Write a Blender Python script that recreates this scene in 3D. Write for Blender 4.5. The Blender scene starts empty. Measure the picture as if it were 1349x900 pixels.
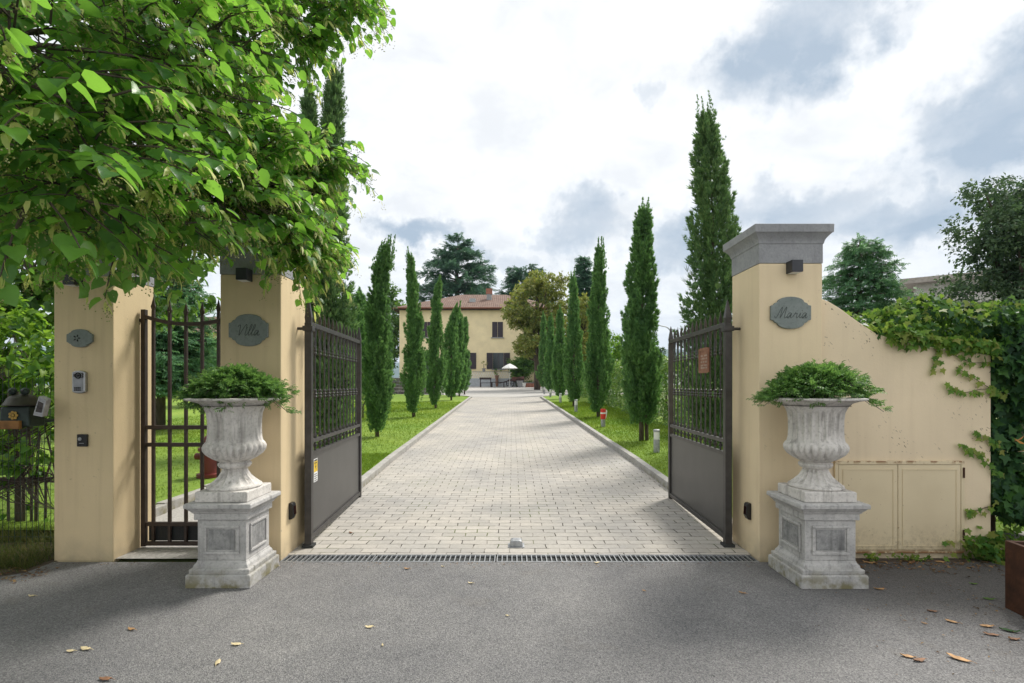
import bpy, math, random
import numpy as np
from mathutils import Vector, Matrix
random.seed(7)
RNG = np.random.default_rng(11)
S = bpy.context.scene
COL = S.collection
PI = math.pi
F = 674.5            # focal length in photo pixels, horizon at row 508, camera height 1.5
def at(px, py, d):   # photo pixel + distance -> real place (used only to survey the site)
    return ((px - 674.5) * d / F, d, 1.5 + (508 - py) * d / F)

# ------------------------------------------------------------------ mesh helpers
class MB:
    def __init__(s): s.v = []; s.f = []
    def add(s, vs, fs):
        o = len(s.v); s.v += [tuple(p) for p in vs]; s.f += [tuple(i + o for i in f) for f in fs]; return s
    def box(s, x0, x1, y0, y1, z0, z1, rot=0, c=None):
        vs = [(x, y, z) for z in (z0, z1) for x, y in ((x0, y0), (x1, y0), (x1, y1), (x0, y1))]
        if rot:
            cx, cy = c if c else ((x0 + x1) / 2, (y0 + y1) / 2)
            ca, sa = math.cos(rot), math.sin(rot)
            vs = [(cx + (x - cx) * ca - (y - cy) * sa, cy + (x - cx) * sa + (y - cy) * ca, z) for x, y, z in vs]
        return s.add(vs, [(3, 2, 1, 0), (4, 5, 6, 7), (0, 1, 5, 4), (1, 2, 6, 5), (2, 3, 7, 6), (3, 0, 4, 7)])
    def frustum(s, levels):
        """square-ish stack: list of (z, x0, x1, y0, y1)"""
        vs = []; fs = []
        for z, x0, x1, y0, y1 in levels: vs += [(x0, y0, z), (x1, y0, z), (x1, y1, z), (x0, y1, z)]
        for i in range(len(levels) - 1):
            a = 4 * i
            for k in range(4): fs.append((a + k, a + (k + 1) % 4, a + 4 + (k + 1) % 4, a + 4 + k))
        fs.append((3, 2, 1, 0)); a = 4 * (len(levels) - 1); fs.append((a, a + 1, a + 2, a + 3))
        return s.add(vs, fs)
    def prism(s, pts, y0, y1):
        """outline in x,z pushed from y0 to y1"""
        n = len(pts)
        vs = [(x, y0, z) for x, z in pts] + [(x, y1, z) for x, z in pts]
        fs = [tuple(range(n)), tuple(range(2 * n - 1, n - 1, -1))]
        fs += [(i, i + n, (i + 1) % n + n, (i + 1) % n) for i in range(n)]
        return s.add(vs, fs)
    def tube(s, path, rad, n=8, cap=True):
        P = [Vector(p) for p in path]
        if not hasattr(rad, '__len__'): rad = [rad] * len(P)
        vs = []; fs = []
        t0 = (P[1] - P[0]).normalized()
        u = t0.orthogonal().normalized()
        for i, p in enumerate(P):
            t = (P[min(i + 1, len(P) - 1)] - P[max(i - 1, 0)]).normalized()
            u = (u - t * u.dot(t)).normalized(); w = t.cross(u)
            for k in range(n):
                a = 2 * PI * k / n
                vs.append(p + (u * math.cos(a) + w * math.sin(a)) * rad[i])
        for i in range(len(P) - 1):
            for k in range(n):
                a = i * n + k; b = i * n + (k + 1) % n
                fs.append((a, b, b + n, a + n))
        if cap:
            fs.append(tuple(range(n - 1, -1, -1))); a = (len(P) - 1) * n; fs.append(tuple(a + k for k in range(n)))
        return s.add(vs, fs)
    def lathe(s, prof, n=24, c=(0, 0, 0), fn=None, cap=True):
        vs = []; fs = []
        for r, z in prof:
            for k in range(n):
                a = 2 * PI * k / n
                rr = r if fn is None else fn(r, z, a)
                vs.append((c[0] + rr * math.cos(a), c[1] + rr * math.sin(a), c[2] + z))
        for i in range(len(prof) - 1):
            for k in range(n):
                a = i * n + k; b = i * n + (k + 1) % n
                fs.append((a, b, b + n, a + n))
        if cap:
            fs.append(tuple(range(n - 1, -1, -1))); a = (len(prof) - 1) * n; fs.append(tuple(a + k for k in range(n)))
        return s.add(vs, fs)
    def ball(s, c, r, nu=10, nv=6, sc=(1, 1, 1)):
        prof = [(max(1e-4, math.sin(PI * i / nv)), -math.cos(PI * i / nv)) for i in range(nv + 1)]
        vs = []; m = MB().lathe(prof, nu, cap=False)
        return s.add([(c[0] + x * r * sc[0], c[1] + y * r * sc[1], c[2] + z * r * sc[2]) for x, y, z in m.v], m.f)
    def build(s, name, mat, parent=None, smooth=False, bevel=0, loc=None):
        me = bpy.data.meshes.new(name); me.from_pydata(s.v, [], s.f); me.update()
        o = bpy.data.objects.new(name, me); COL.objects.link(o)
        if mat: me.materials.append(mat)
        if smooth: me.shade_smooth() if smooth is True else me.shade_smooth()
        if smooth == 'auto':
            try: me.set_sharp_from_angle(angle=math.radians(35))
            except Exception: pass
        if bevel:
            b = o.modifiers.new('bevel', 'BEVEL'); b.width = bevel; b.segments = 2; b.limit_method = 'ANGLE'; b.angle_limit = 0.6
        if parent: o.parent = parent
        if loc: o.location = loc
        return o

def tag(o, label=None, cat=None, group=None, kind=None):
    if label: o['label'] = label
    if cat: o['category'] = cat
    if group: o['group'] = group
    if kind: o['kind'] = kind
    return o
def thing(name, label, cat, loc=(0, 0, 0), rz=0, group=None):
    o = bpy.data.objects.new(name, None); COL.objects.link(o)
    o.location = loc; o.rotation_euler = (0, 0, rz); o.empty_display_size = .2
    return tag(o, label, cat, group)
def copy_tree(o, parent=None):
    c = o.copy(); COL.objects.link(c); c.parent = parent
    for ch in list(o.children): copy_tree(ch, c)
    return c

# ---------- leaves: template (x = width, y = length, z = normal), scattered by numpy into one mesh
T_OVAL = (np.array([(0, 0, 0), (-.5, .42, .10), (0, .5, 0), (.5, .42, .10), (0, 1, -.10)], float), [(0, 2, 1), (0, 3, 2), (1, 2, 4), (2, 3, 4)])
T_HEART = (np.array([(0, 0, 0), (-.24, -.10, .05), (-.48, .10, .12), (-.46, .42, .13), (-.25, .74, .05), (0, 1, -.12),
                     (.25, .74, .05), (.46, .42, .13), (.48, .10, .12), (.24, -.10, .05), (0, .4, 0)], float),
           [(0, 10, 2, 1), (10, 3, 2), (10, 4, 3), (10, 5, 4), (10, 6, 5), (10, 7, 6), (10, 8, 7), (0, 9, 8, 10)])
T_IVY = (np.array([(0, 0, 0), (-.34, -.14, .03), (-.30, .12, .05), (-.56, .36, .02), (-.22, .50, .05), (0, 1, -.08),
                   (.22, .50, .05), (.56, .36, .02), (.30, .12, .05), (.34, -.14, .03), (0, .35, 0)], float),
         [(0, 10, 2, 1), (10, 4, 3, 2), (10, 5, 4), (10, 6, 5), (10, 8, 7, 6), (0, 9, 8, 10)])
T_STRAP = (np.array([(0, 0, 0), (-.38, .25, .10), (.38, .25, .10), (-.5, .62, .04), (.5, .62, .04), (0, 1, -.12)], float), [(0, 2, 1), (1, 2, 4, 3), (3, 4, 5)])
T_BLADE = (np.array([(-.5, 0, 0), (.5, 0, 0), (0, 1, .25)], float), [(0, 1, 2)])
def _spray():
    v = []; f = []
    for a, l, z in ((0, 1, 0), (.42, .72, .12), (-.42, .72, -.12), (.2, .85, -.25), (-.25, .8, .28)):
        o = len(v); s_, c_ = math.sin(a), math.cos(a)
        for w, y in ((0, 0), (-.085, .45), (0, 1), (.085, .45)):
            x = w; yy = y * l
            v.append((x * c_ + yy * s_, yy * c_ - x * s_, z * y * l))
        f.append((o, o + 3, o + 2, o + 1))
    return np.array(v, float), f
T_SPRAY = _spray()
def _needle():
    v = []; f = []
    for i in range(7):
        y0 = i / 7; sgn = 1 if i % 2 else -1
        for q in (-1, 1):
            o = len(v); ex, ey = q * (.34 - .2 * y0), y0 + .30
            v += [(0, y0, 0), (ex * .5 - .05 * q, (y0 + ey) / 2 + .05, .06), (ex, ey, .10 * sgn), (ex * .5 + .05 * q, (y0 + ey) / 2 - .05, .06)]
            f.append((o, o + 1, o + 2, o + 3) if q > 0 else (o + 3, o + 2, o + 1, o))
    return np.array(v, float), f
T_NEEDLE = _needle()
def nrm(a): return a / np.maximum(np.linalg.norm(a, axis=1, keepdims=True), 1e-9)
def leaf_verts(tm, C, D, N, L, W):
    T, _ = tm; D = nrm(D); X = nrm(np.cross(D, N)); Z = np.cross(X, D)
    L = np.broadcast_to(L, (len(C),)); W = np.broadcast_to(W, (len(C),))
    return (C[:, None, :] + T[None, :, 0, None] * X[:, None, :] * W[:, None, None] + T[None, :, 1, None] * D[:, None, :] * L[:, None, None]
            + T[None, :, 2, None] * Z[:, None, :] * L[:, None, None]).reshape(-1, 3)
def leaf_mesh(name, mat, sets, parent=None, smooth=True):
    """sets: list of (template, C, D, N, L, W)"""
    VV = []; LI = []; LS = []; LT = []; off = 0; lo = 0
    for tm, C, D, N, L, W in sets:
        if len(C) == 0: continue
        v = leaf_verts(tm, C, D, N, L, W); k = len(tm[0]); n = len(C)
        flat = np.array([i for f in tm[1] for i in f]); tot = np.array([len(f) for f in tm[1]])
        LI.append((flat[None, :] + (np.arange(n) * k)[:, None] + off).ravel())
        t = np.tile(tot, n); LT.append(t); LS.append(np.concatenate([[0], np.cumsum(t)[:-1]]) + lo)
        lo += t.sum(); off += len(v); VV.append(v)
    V = np.concatenate(VV); LI = np.concatenate(LI); LS = np.concatenate(LS); LT = np.concatenate(LT)
    me = bpy.data.meshes.new(name)
    me.vertices.add(len(V)); me.vertices.foreach_set('co', V.astype(np.float32).ravel())
    me.loops.add(len(LI)); me.loops.foreach_set('vertex_index', LI.astype(np.int32))
    me.polygons.add(len(LS)); me.polygons.foreach_set('loop_start', LS.astype(np.int32)); me.polygons.foreach_set('loop_total', LT.astype(np.int32))
    me.update(calc_edges=True); me.validate()
    if smooth: me.shade_smooth()
    me.materials.append(mat)
    o = bpy.data.objects.new(name, me); COL.objects.link(o)
    if parent: o.parent = parent
    return o
def rnd_dir(n, rng=RNG): return nrm(rng.normal(size=(n, 3)))

# ------------------------------------------------------------------ materials
class NT:
    def __init__(s, tree): s.t = tree; s.n = tree.nodes; s.l = tree.links
    def node(s, ty, **kw):
        n = s.n.new(ty)
        for k, v in kw.items(): setattr(n, k, v)
        return n
    def link(s, a, b): s.l.new(a, b)
    def val(s, sock, v):
        if hasattr(v, 'links') or isinstance(v, bpy.types.NodeSocket): s.l.new(v, sock)
        else: sock.default_value = v
    def math(s, op, a, b=0.0, clamp=False):
        n = s.node('ShaderNodeMath', operation=op, use_clamp=clamp); s.val(n.inputs[0], a); s.val(n.inputs[1], b); return n.outputs[0]
    def vmath(s, op, a, b=(0, 0, 0)):
        n = s.node('ShaderNodeVectorMath', operation=op); s.val(n.inputs[0], a); s.val(n.inputs[1], b); return n
    def mix(s, fac, a, b, blend='MIX'):
        n = s.node('ShaderNodeMix', data_type='RGBA', blend_type=blend); s.val(n.inputs[0], fac); s.val(n.inputs[6], a); s.val(n.inputs[7], b); return n.outputs[2]
    def noise(s, vec, scale, detail=3, rough=.55, dist=0):
        n = s.node('ShaderNodeTexNoise'); s.val(n.inputs['Scale'], scale); n.inputs['Detail'].default_value = detail
        n.inputs['Roughness'].default_value = rough; n.inputs['Distortion'].default_value = dist
        if vec is not None: s.l.new(vec, n.inputs['Vector'])
        return n.outputs['Fac']
    def vor(s, vec, scale, feature='F1', out='Distance', rand=1):
        n = s.node('ShaderNodeTexVoronoi', feature=feature); n.inputs['Scale'].default_value = scale; n.inputs['Randomness'].default_value = rand
        if vec is not None: s.l.new(vec, n.inputs['Vector'])
        return n.outputs[out]
    def ramp(s, fac, stops, interp='LINEAR'):
        n = s.node('ShaderNodeValToRGB'); n.color_ramp.interpolation = interp
        e = n.color_ramp.elements
        while len(e) < len(stops): e.new(.5)
        for el, (p, c) in zip(e, stops): el.position = p; el.color = (c if len(c) == 4 else (*c, 1)) if hasattr(c, '__len__') else (c, c, c, 1)
        s.val(n.inputs[0], fac); return n.outputs[0]
    def map(s, vec, scale=(1, 1, 1), loc=(0, 0, 0), rot=(0, 0, 0)):
        n = s.node('ShaderNodeMapping'); n.inputs['Scale'].default_value = scale; n.inputs['Location'].default_value = loc; n.inputs['Rotation'].default_value = rot
        s.l.new(vec, n.inputs['Vector']); return n.outputs[0]
    def bump(s, h, strength=.3, dist=.01):
        n = s.node('ShaderNodeBump'); n.inputs['Strength'].default_value = strength; n.inputs['Distance'].default_value = dist; s.l.new(h, n.inputs['Height']); return n.outputs[0]
def newmat(name):
    m = bpy.data.materials.new(name); m.use_nodes = True; t = NT(m.node_tree)
    b = m.node_tree.nodes['Principled BSDF']; return m, t, b
def wpos(t): return t.node('ShaderNodeNewGeometry').outputs['Position']
def opos(t): return t.node('ShaderNodeTexCoord').outputs['Object']
def c3(c): return (*c, 1)
def simple(name, col, rough=.6, metal=0, var=.15, scale=8, bump=0, spec=.5):
    m, t, b = newmat(name); p = opos(t)
    n = t.noise(p, scale, 4)
    lo = tuple(x * (1 - var) for x in col); hi = tuple(min(1, x * (1 + var)) for x in col)
    t.link(t.ramp(n, [(.3, lo), (.7, hi)]), b.inputs['Base Color'])
    b.inputs['Roughness'].default_value = rough; b.inputs['Metallic'].default_value = metal; b.inputs['Specular IOR Level'].default_value = spec
    if bump: t.link(t.bump(t.noise(p, scale * 6, 4), bump, .01), b.inputs['Normal'])
    return m
def leafmat(name, stops, trans, tfac=.4, rough=.45, spec=.4, big=None):
    """stops: colours over random-per-leaf; trans: colour of the light let through"""
    m, t, b = newmat(name)
    g = t.node('ShaderNodeNewGeometry'); r = g.outputs['Random Per Island']
    k = len(stops); col = t.ramp(r, [((i + .5) / k, c) for i, c in enumerate(stops)])
    nb = t.noise(g.outputs['Position'], big or 2.2, 3)
    col = t.mix(1, col, t.ramp(nb, [(.3, (.72, .78, .8)), (.7, (1.25, 1.2, 1.0))]), 'MULTIPLY')
    if name == 'linden_leaf':
        t.link(t.bump(t.noise(g.outputs['Position'], 55, 3), .35, .004), b.inputs['Normal'])
        col = t.mix(1, col, t.ramp(t.noise(g.outputs['Position'], 30, 3), [(.3, (.82, .82, .8)), (.7, (1.15, 1.15, 1.1))]), 'MULTIPLY')
    t.link(col, b.inputs['Base Color']); b.inputs['Roughness'].default_value = rough; b.inputs['Specular IOR Level'].default_value = spec
    tr = t.node('ShaderNodeBsdfTranslucent')
    tc = t.mix(1, c3(trans), t.ramp(r, [(0, (.7, .75, .7)), (1, (1.25, 1.2, 1.1))]), 'MULTIPLY'); t.link(tc, tr.inputs[0])
    mx = t.node('ShaderNodeMixShader'); mx.inputs[0].default_value = tfac
    t.link(b.outputs[0], mx.inputs[1]); t.link(tr.outputs[0], mx.inputs[2])
    t.link(mx.outputs[0], m.node_tree.nodes['Material Output'].inputs[0])
    return m

def plaster(name, col, scuffs=False, streak=.12):
    m, t, b = newmat(name); p = wpos(t)
    n1 = t.noise(p, 1.3, 5); n2 = t.noise(t.map(p, (9, 9, .5)), 2, 4); n3 = t.noise(p, 60, 4, .7)
    base = t.mix(t.ramp(n1, [(.3, 0), (.75, 1)]), c3(tuple(x * .90 for x in col)), c3(tuple(min(1, x * 1.05) for x in col)))
    base = t.mix(t.ramp(n2, [(.48, 0), (.8, streak * 3)]), base, c3((col[0] * .66, col[1] * .62, col[2] * .58)))
    # splash dirt low on the wall, grey grime just under the cap
    z = t.node('ShaderNodeSeparateXYZ'); t.link(p, z.inputs[0])
    low = t.math('MULTIPLY', t.ramp(t.math('ADD', z.outputs[2], t.math('MULTIPLY', n1, .25)), [(.1, .75), (.36, 0)]), t.ramp(t.noise(p, 7, 5), [(.3, .2), (.7, 1)]))
    base = t.mix(low, base, c3((.33, .28, .20)))
    spk = t.ramp(t.noise(p, 26, 2), [(.70, 0), (.745, .5)])
    base = base if scuffs else t.mix(t.math('MULTIPLY', spk, t.ramp(n1, [(.45, 0), (.7, 1)])), base, c3((.16, .13, .09)))
    if scuffs:  # dotted marks of torn-off ivy, running diagonally
        q = t.map(p, (1, 1, 1), (0, 0, 0), (0, math.radians(-48), 0))
        rows = t.ramp(t.noise(t.map(q, (.5, 1, 7)), 1.2, 2), [(.52, 0), (.58, 1)])
        dots = t.ramp(t.noise(t.map(q, (1, 1, 2.2)), 26, 1), [(.65, 0), (.69, 1)])
        reg = t.ramp(t.noise(p, 1.1, 1), [(.42, 0), (.55, 1)])
        hi = t.ramp(z.outputs[2], [(.84, 0), (.9, 1)])
        base = t.mix(t.math('MULTIPLY', t.math('MULTIPLY', rows, dots), t.math('MULTIPLY', reg, t.math('MULTIPLY', hi, .7))), base, c3((.13, .09, .06)))
    t.link(base, b.inputs['Base Color']); b.inputs['Roughness'].default_value = .9; b.inputs['Specular IOR Level'].default_value = .2
    h = t.math('ADD', t.math('MULTIPLY', n3, .6), t.math('MULTIPLY', t.noise(p, 9, 3), .8))
    t.link(t.bump(h, .35, .006), b.inputs['Normal'])
    return m
def stone(name, lo, hi, dirt, dirtlev=.55, streak=True, sc=1):
    m, t, b = newmat(name); p = wpos(t)
    n1 = t.noise(p, 5 * sc, 6, .65); n2 = t.noise(p, 45, 4, .7); n3 = t.noise(t.map(p, (22, 22, 2.2)), 1, 5)
    base = t.mix(t.ramp(n1, [(.3, 0), (.7, 1)]), c3(lo), c3(hi))
    base = t.mix(t.ramp(n2, [(.25, .55), (.5, 0)]), base, c3(dirt))
    if streak: base = t.mix(t.ramp(n3, [(dirtlev, 0), (dirtlev + .22, .75)]), base, c3(dirt))
    z = t.node('ShaderNodeSeparateXYZ'); t.link(p, z.inputs[0])
    lowm = t.math('MULTIPLY', t.ramp(z.outputs[2], [(.02, .9), (.16, 0)]), t.ramp(t.noise(p, 11, 5), [(.42, 0), (.6, 1)]))
    base = t.mix(lowm, base, c3((.20, .18, .09)))
    t.link(base, b.inputs['Base Color']); b.inputs['Roughness'].default_value = .88; b.inputs['Specular IOR Level'].default_value = .2
    t.link(t.bump(t.math('ADD', n2, t.math('MULTIPLY', n1, 1.2)), .5, .006), b.inputs['Normal'])
    return m
def m_asphalt():
    m, t, b = newmat('asphalt'); p = wpos(t)
    v = t.vor(p, 165, out='Color'); sp = t.node('ShaderNodeSeparateColor'); t.link(v, sp.inputs[0])
    n1 = t.noise(p, .8, 5); n2 = t.noise(p, 5, 5, .6); n4 = t.noise(p, 170, 3, .7)
    g = t.ramp(t.math('ADD', t.math('MULTIPLY', sp.outputs[0], .55), t.math('MULTIPLY', n4, .45)), [(.14, (.075, .075, .078)), (.45, (.168, .167, .169)), (.72, (.24, .238, .236)), (.93, (.40, .395, .385))])
    g = t.mix(1, g, t.ramp(n1, [(.3, (.80, .80, .82)), (.7, (1.18, 1.16, 1.13))]), 'MULTIPLY')
    g = t.mix(1, g, t.ramp(n2, [(.3, (.92, .92, .92)), (.7, (1.07, 1.065, 1.06))]), 'MULTIPLY')
    g = t.mix(t.ramp(t.noise(p, 1.9, 4), [(.62, 0), (.8, .35)]), g, c3((.17, .145, .11)))
    g = t.mix(t.ramp(t.noise(p, 38, 2), [(.72, 0), (.75, .8)]), g, c3((.025, .024, .022)))
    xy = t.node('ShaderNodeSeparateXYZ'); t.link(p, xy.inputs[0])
    wallside = t.math('MULTIPLY', t.ramp(t.math('MULTIPLY', t.math('SUBTRACT', xy.outputs[0], 1.7), .8), [(0, 0), (1, 1)]), t.ramp(t.math('MULTIPLY', t.math('SUBTRACT', t.math('ADD', xy.outputs[1], t.math('MULTIPLY', n1, 1.2)), 3.6), .9), [(0, 0), (1, 1)]))
    g = t.mix(t.math('MULTIPLY', wallside, .62), g, c3((.045, .040, .034)))  # asphalt darkens towards the right wall, edge broken by noise
    t.link(g, b.inputs['Base Color']); b.inputs['Roughness'].default_value = .82; b.inputs['Specular IOR Level'].default_value = .35
    t.link(t.bump(t.math('ADD', t.vor(p, 165), t.math('MULTIPLY', n4, .6)), .7, .006), b.inputs['Normal'])
    return m
def m_pavers():
    m, t, b = newmat('pavers'); p = wpos(t)
    wob = t.noise(p, 3, 2)
    q = t.vmath('ADD', p, t.vmath('SCALE', t.node('ShaderNodeTexNoise').outputs['Color']).outputs[0]).outputs[0]
    sc_ = [n for n in t.n if n.type == 'VECT_MATH' and n.operation == 'SCALE'][0]; sc_.inputs['Scale'].default_value = .04
    nz = [n for n in t.n if n.type == 'TEX_NOISE'][-1]; nz.inputs['Scale'].default_value = 4; t.link(p, nz.inputs['Vector'])
    br = t.node('ShaderNodeTexBrick', offset=.5, squash=1)
    t.link(q, br.inputs['Vector'])
    br.inputs['Scale'].default_value = 1; br.inputs['Brick Width'].default_value = .225; br.inputs['Row Height'].default_value = .118
    br.inputs['Mortar Size'].default_value = .0055; br.inputs['Mortar Smooth'].default_value = .35; br.inputs['Bias'].default_value = 0
    br.inputs['Color1'].default_value = (.465, .44, .40, 1); br.inputs['Color2'].default_value = (.385, .368, .338, 1); br.inputs['Mortar'].default_value = (.33, .31, .28, 1)
    c = br.outputs['Color']
    n1 = t.noise(p, .7, 4); n2 = t.noise(p, 30, 5, .7)
    c = t.mix(1, c, t.ramp(n1, [(.3, (.80, .81, .84)), (.7, (1.10, 1.07, 1.03))]), 'MULTIPLY')
    c = t.mix(1, c, t.ramp(n2, [(.25, (.86, .86, .85)), (.7, (1.08, 1.08, 1.08))]), 'MULTIPLY')
    # moss and dirt caught in some joints
    gap = t.math('MULTIPLY', br.outputs['Fac'], t.ramp(t.noise(p, 6, 3), [(.47, 0), (.56, 1)]))
    c = t.mix(gap, c, c3((.055, .05, .04)))
    c = t.mix(t.math('MULTIPLY', br.outputs['Fac'], t.ramp(t.noise(p, 1.3, 3), [(.54, 0), (.64, .8)])), c, c3((.10, .13, .03)))
    t.link(c, b.inputs['Base Color']); b.inputs['Roughness'].default_value = .85; b.inputs['Specular IOR Level'].default_value = .3
    h = t.math('SUBTRACT', t.math('MULTIPLY', n2, .25), br.outputs['Fac'])
    t.link(t.bump(h, .8, .008), b.inputs['Normal'])
    return m
def m_lawn(name='lawn_grass', blades=False):
    m, t, b = newmat(name); p = wpos(t)
    n1 = t.noise(p, .5, 4); n2 = t.noise(p, 9, 5, .7)
    c = t.mix(t.ramp(n1, [(.3, 0), (.7, 1)]), c3((.135, .245, .028)), c3((.225, .325, .050)))
    c = t.mix(1, c, t.ramp(n2, [(.25, (.6, .66, .6)), (.75, (1.3, 1.2, 1.2))]), 'MULTIPLY')
    if blades:
        r = t.node('ShaderNodeNewGeometry').outputs['Random Per Island']
        c = t.mix(1, c, t.ramp(r, [(0, (.65, .75, .6)), (1, (1.35, 1.2, 1.3))]), 'MULTIPLY')
        tr = t.node('ShaderNodeBsdfTranslucent'); t.link(t.mix(1, c, c3((1.3, 1.25, .9)), 'MULTIPLY'), tr.inputs[0])
        mx = t.node('ShaderNodeMixShader'); mx.inputs[0].default_value = .45
        t.link(b.outputs[0], mx.inputs[1]); t.link(tr.outputs[0], mx.inputs[2]); t.link(mx.outputs[0], m.node_tree.nodes['Material Output'].inputs[0])
    t.link(c, b.inputs['Base Color']); b.inputs['Roughness'].default_value = .8; b.inputs['Specular IOR Level'].default_value = .2
    if not blades: t.link(t.bump(n2, 1, .03), b.inputs['Normal'])
    return m
def m_tiles():
    m, t, b = newmat('roof_tiles'); p = wpos(t)
    w = t.node('ShaderNodeTexWave', wave_type='BANDS', bands_direction='X'); w.inputs['Scale'].default_value = 1.3; w.inputs['Distortion'].default_value = .3; t.link(p, w.inputs['Vector'])
    n = t.noise(p, 1.5, 5, .7); n2 = t.noise(p, 9, 3)
    c = t.ramp(n, [(.25, (.10, .062, .046)), (.5, (.17, .105, .077)), (.75, (.24, .175, .135))])
    c = t.mix(1, c, t.ramp(n2, [(.2, (.7, .7, .7)), (.8, (1.25, 1.2, 1.2))]), 'MULTIPLY')
    t.link(c, b.inputs['Base Color']); b.inputs['Roughness'].default_value = .9
    t.link(t.bump(w.outputs[0], .6, .08), b.inputs['Normal']); return m
def m_rust(name, a, bcol, c_):
    m, t, b = newmat(name); p = opos(t)
    n = t.noise(p, 9, 6, .7); t.link(t.ramp(n, [(.3, a), (.5, bcol), (.72, c_)]), b.inputs['Base Color'])
    b.inputs['Roughness'].default_value = .75; b.inputs['Specular IOR Level'].default_value = .3
    t.link(t.bump(t.noise(p, 60, 4), .3, .004), b.inputs['Normal']); return m
def m_cabinet():
    m, t, b = newmat('cabinet_paint'); p = wpos(t)
    base = t.ramp(t.noise(p, 2, 4), [(.3, (.66, .55, .36)), (.7, (.74, .63, .42))])
    z = t.node('ShaderNodeSeparateXYZ'); t.link(p, z.inputs[0])
    n = t.noise(p, 14, 5, .7)
    top = t.math('MULTIPLY', t.ramp(z.outputs[2], [(.815, 0), (.842, 1)]), t.ramp(n, [(.47, 0), (.54, .9)]))
    bot = t.math('MULTIPLY', t.ramp(z.outputs[2], [(.055, 1), (.085, 0)]), t.ramp(n, [(.40, 0), (.5, .9)]))
    spk = t.ramp(t.noise(p, 40, 2), [(.72, 0), (.76, .7)])
    low = t.math('MULTIPLY', t.ramp(z.outputs[2], [(.06, 1), (.32, 0)]), t.ramp(t.noise(p, 20, 5, .8), [(.45, 0), (.62, .6)]))
    base = t.mix(low, base, c3((.26, .20, .12)))
    base = t.mix(t.math('MAXIMUM', t.math('MAXIMUM', top, bot), spk), base, c3((.22, .095, .03)))
    t.link(base, b.inputs['Base Color']); b.inputs['Roughness'].default_value = .5; b.inputs['Specular IOR Level'].default_value = .4
    t.link(t.bump(t.noise(p, 5, 3), .15, .01), b.inputs['Normal']); return m
def m_bark(name, a, c_):
    m, t, b = newmat(name); p = wpos(t)
    n = t.noise(t.map(p, (14, 14, 3)), 1, 5, .7); t.link(t.ramp(n, [(.3, a), (.7, c_)]), b.inputs['Base Color'])
    b.inputs['Roughness'].default_value = .95; t.link(t.bump(n, .8, .02), b.inputs['Normal']); return m

M = {}
M['plaster_l'] = plaster('shade_toned_plaster', (.75, .60, .375), streak=.10)  # linden shade mixed into the colour, darker than the right pillar
M['plaster_r'] = plaster('pale_plaster', (.82, .672, .45), streak=.07)
M['plaster_w'] = plaster('scuffed_plaster', (.80, .665, .465), scuffs=True, streak=.06)
M['greystone'] = stone('grey_serena', (.27, .275, .285), (.37, .375, .385), (.19, .19, .195), .6)
M['urn'] = stone('urn_stone', (.53, .505, .47), (.78, .745, .70), (.18, .165, .15), .51)
M['pedestal'] = stone('pedestal_stone', (.37, .362, .352), (.60, .585, .562), (.14, .138, .135), .57)
M['panelstone'] = stone('rough_panel', (.20, .20, .20), (.40, .395, .385), (.09, .09, .09), .5, sc=3)
M['plaque'] = stone('plaque_stone', (.19, .22, .21), (.28, .31, .295), (.11, .12, .115), .65)
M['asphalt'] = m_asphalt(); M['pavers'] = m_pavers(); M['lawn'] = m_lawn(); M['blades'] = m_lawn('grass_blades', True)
M['kerb'] = stone('kerb_concrete', (.30, .29, .27), (.45, .435, .405), (.17, .16, .13), .55, streak=False)
M['iron'] = simple('grey_iron', (.062, .058, .056), .42, .35, .25, 12, .1)
M['panel'] = simple('painted_sheet', (.080, .078, .076), .38, .3, .10, 3)
M['brown_iron'] = simple('brown_iron', (.050, .034, .026), .5, .2, .3, 14, .1)
M['rough_grass'] = leafmat('rough_grass', [(.05, .085, .02), (.08, .12, .03), (.13, .13, .045), (.20, .16, .07)], (.12, .16, .03), .3, .7, .2)
M['black'] = simple('black_plastic', (.012, .012, .013), .35)
M['lampbox'] = simple('anthracite_lamp', (.045, .047, .055), .45, .3)
M['steel'] = simple('worn_steel', (.42, .43, .44), .35, .8, .2, 10)
M['galv'] = simple('galvanised', (.36, .37, .38), .5, .6, .25, 20)
M['white'] = simple('white_paint', (.78, .78, .76), .5)
M['dark'] = simple('dark_groove', (.03, .033, .032), .9)
M['bark'] = m_bark('bark', (.045, .034, .026), (.14, .11, .085))
M['greybark'] = m_bark('grey_bark', (.08, .072, .062), (.22, .20, .175))
M['soil'] = simple('soil', (.07, .05, .035), .95, 0, .4, 12, .6)
M['gravel'] = simple('gravel', (.40, .385, .36), .95, 0, .25, 40, .6)
M['earth'] = simple('ground_grass', (.12, .16, .045), .95, 0, .35, .3)
M['cabinet'] = m_cabinet(); M['tiles'] = m_tiles()
M['corten'] = m_rust('corten', (.035, .017, .011), (.07, .03, .017), (.12, .05, .025))
M['copper'] = m_rust('copper_plate', (.16, .07, .04), (.27, .125, .075), (.36, .20, .13))
M['cream'] = plaster('villa_plaster', (.86, .73, .47), streak=.03)
M['shutter'] = simple('brown_shutter', (.040, .030, .040), .6)
M['brick'] = simple('brick', (.30, .13, .09), .9, 0, .4, 3)
M['linden'] = leafmat('linden_leaf', [(0.041, 0.118, 0.044), (0.059, 0.167, 0.040), (0.081, 0.207, 0.046), (0.108, 0.243, 0.045)], (0.310, 0.644, 0.075), .43, .36, .45)
M['bract'] = leafmat('linden_bract', [(.40, .48, .15), (.52, .58, .22), (.62, .62, .28)], (.70, .76, .22), .5, .5)
M['bud'] = leafmat('linden_bud', [(.24, .28, .08), (.34, .36, .13), (.42, .42, .2)], (.3, .35, .1), .2, .6)
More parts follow.
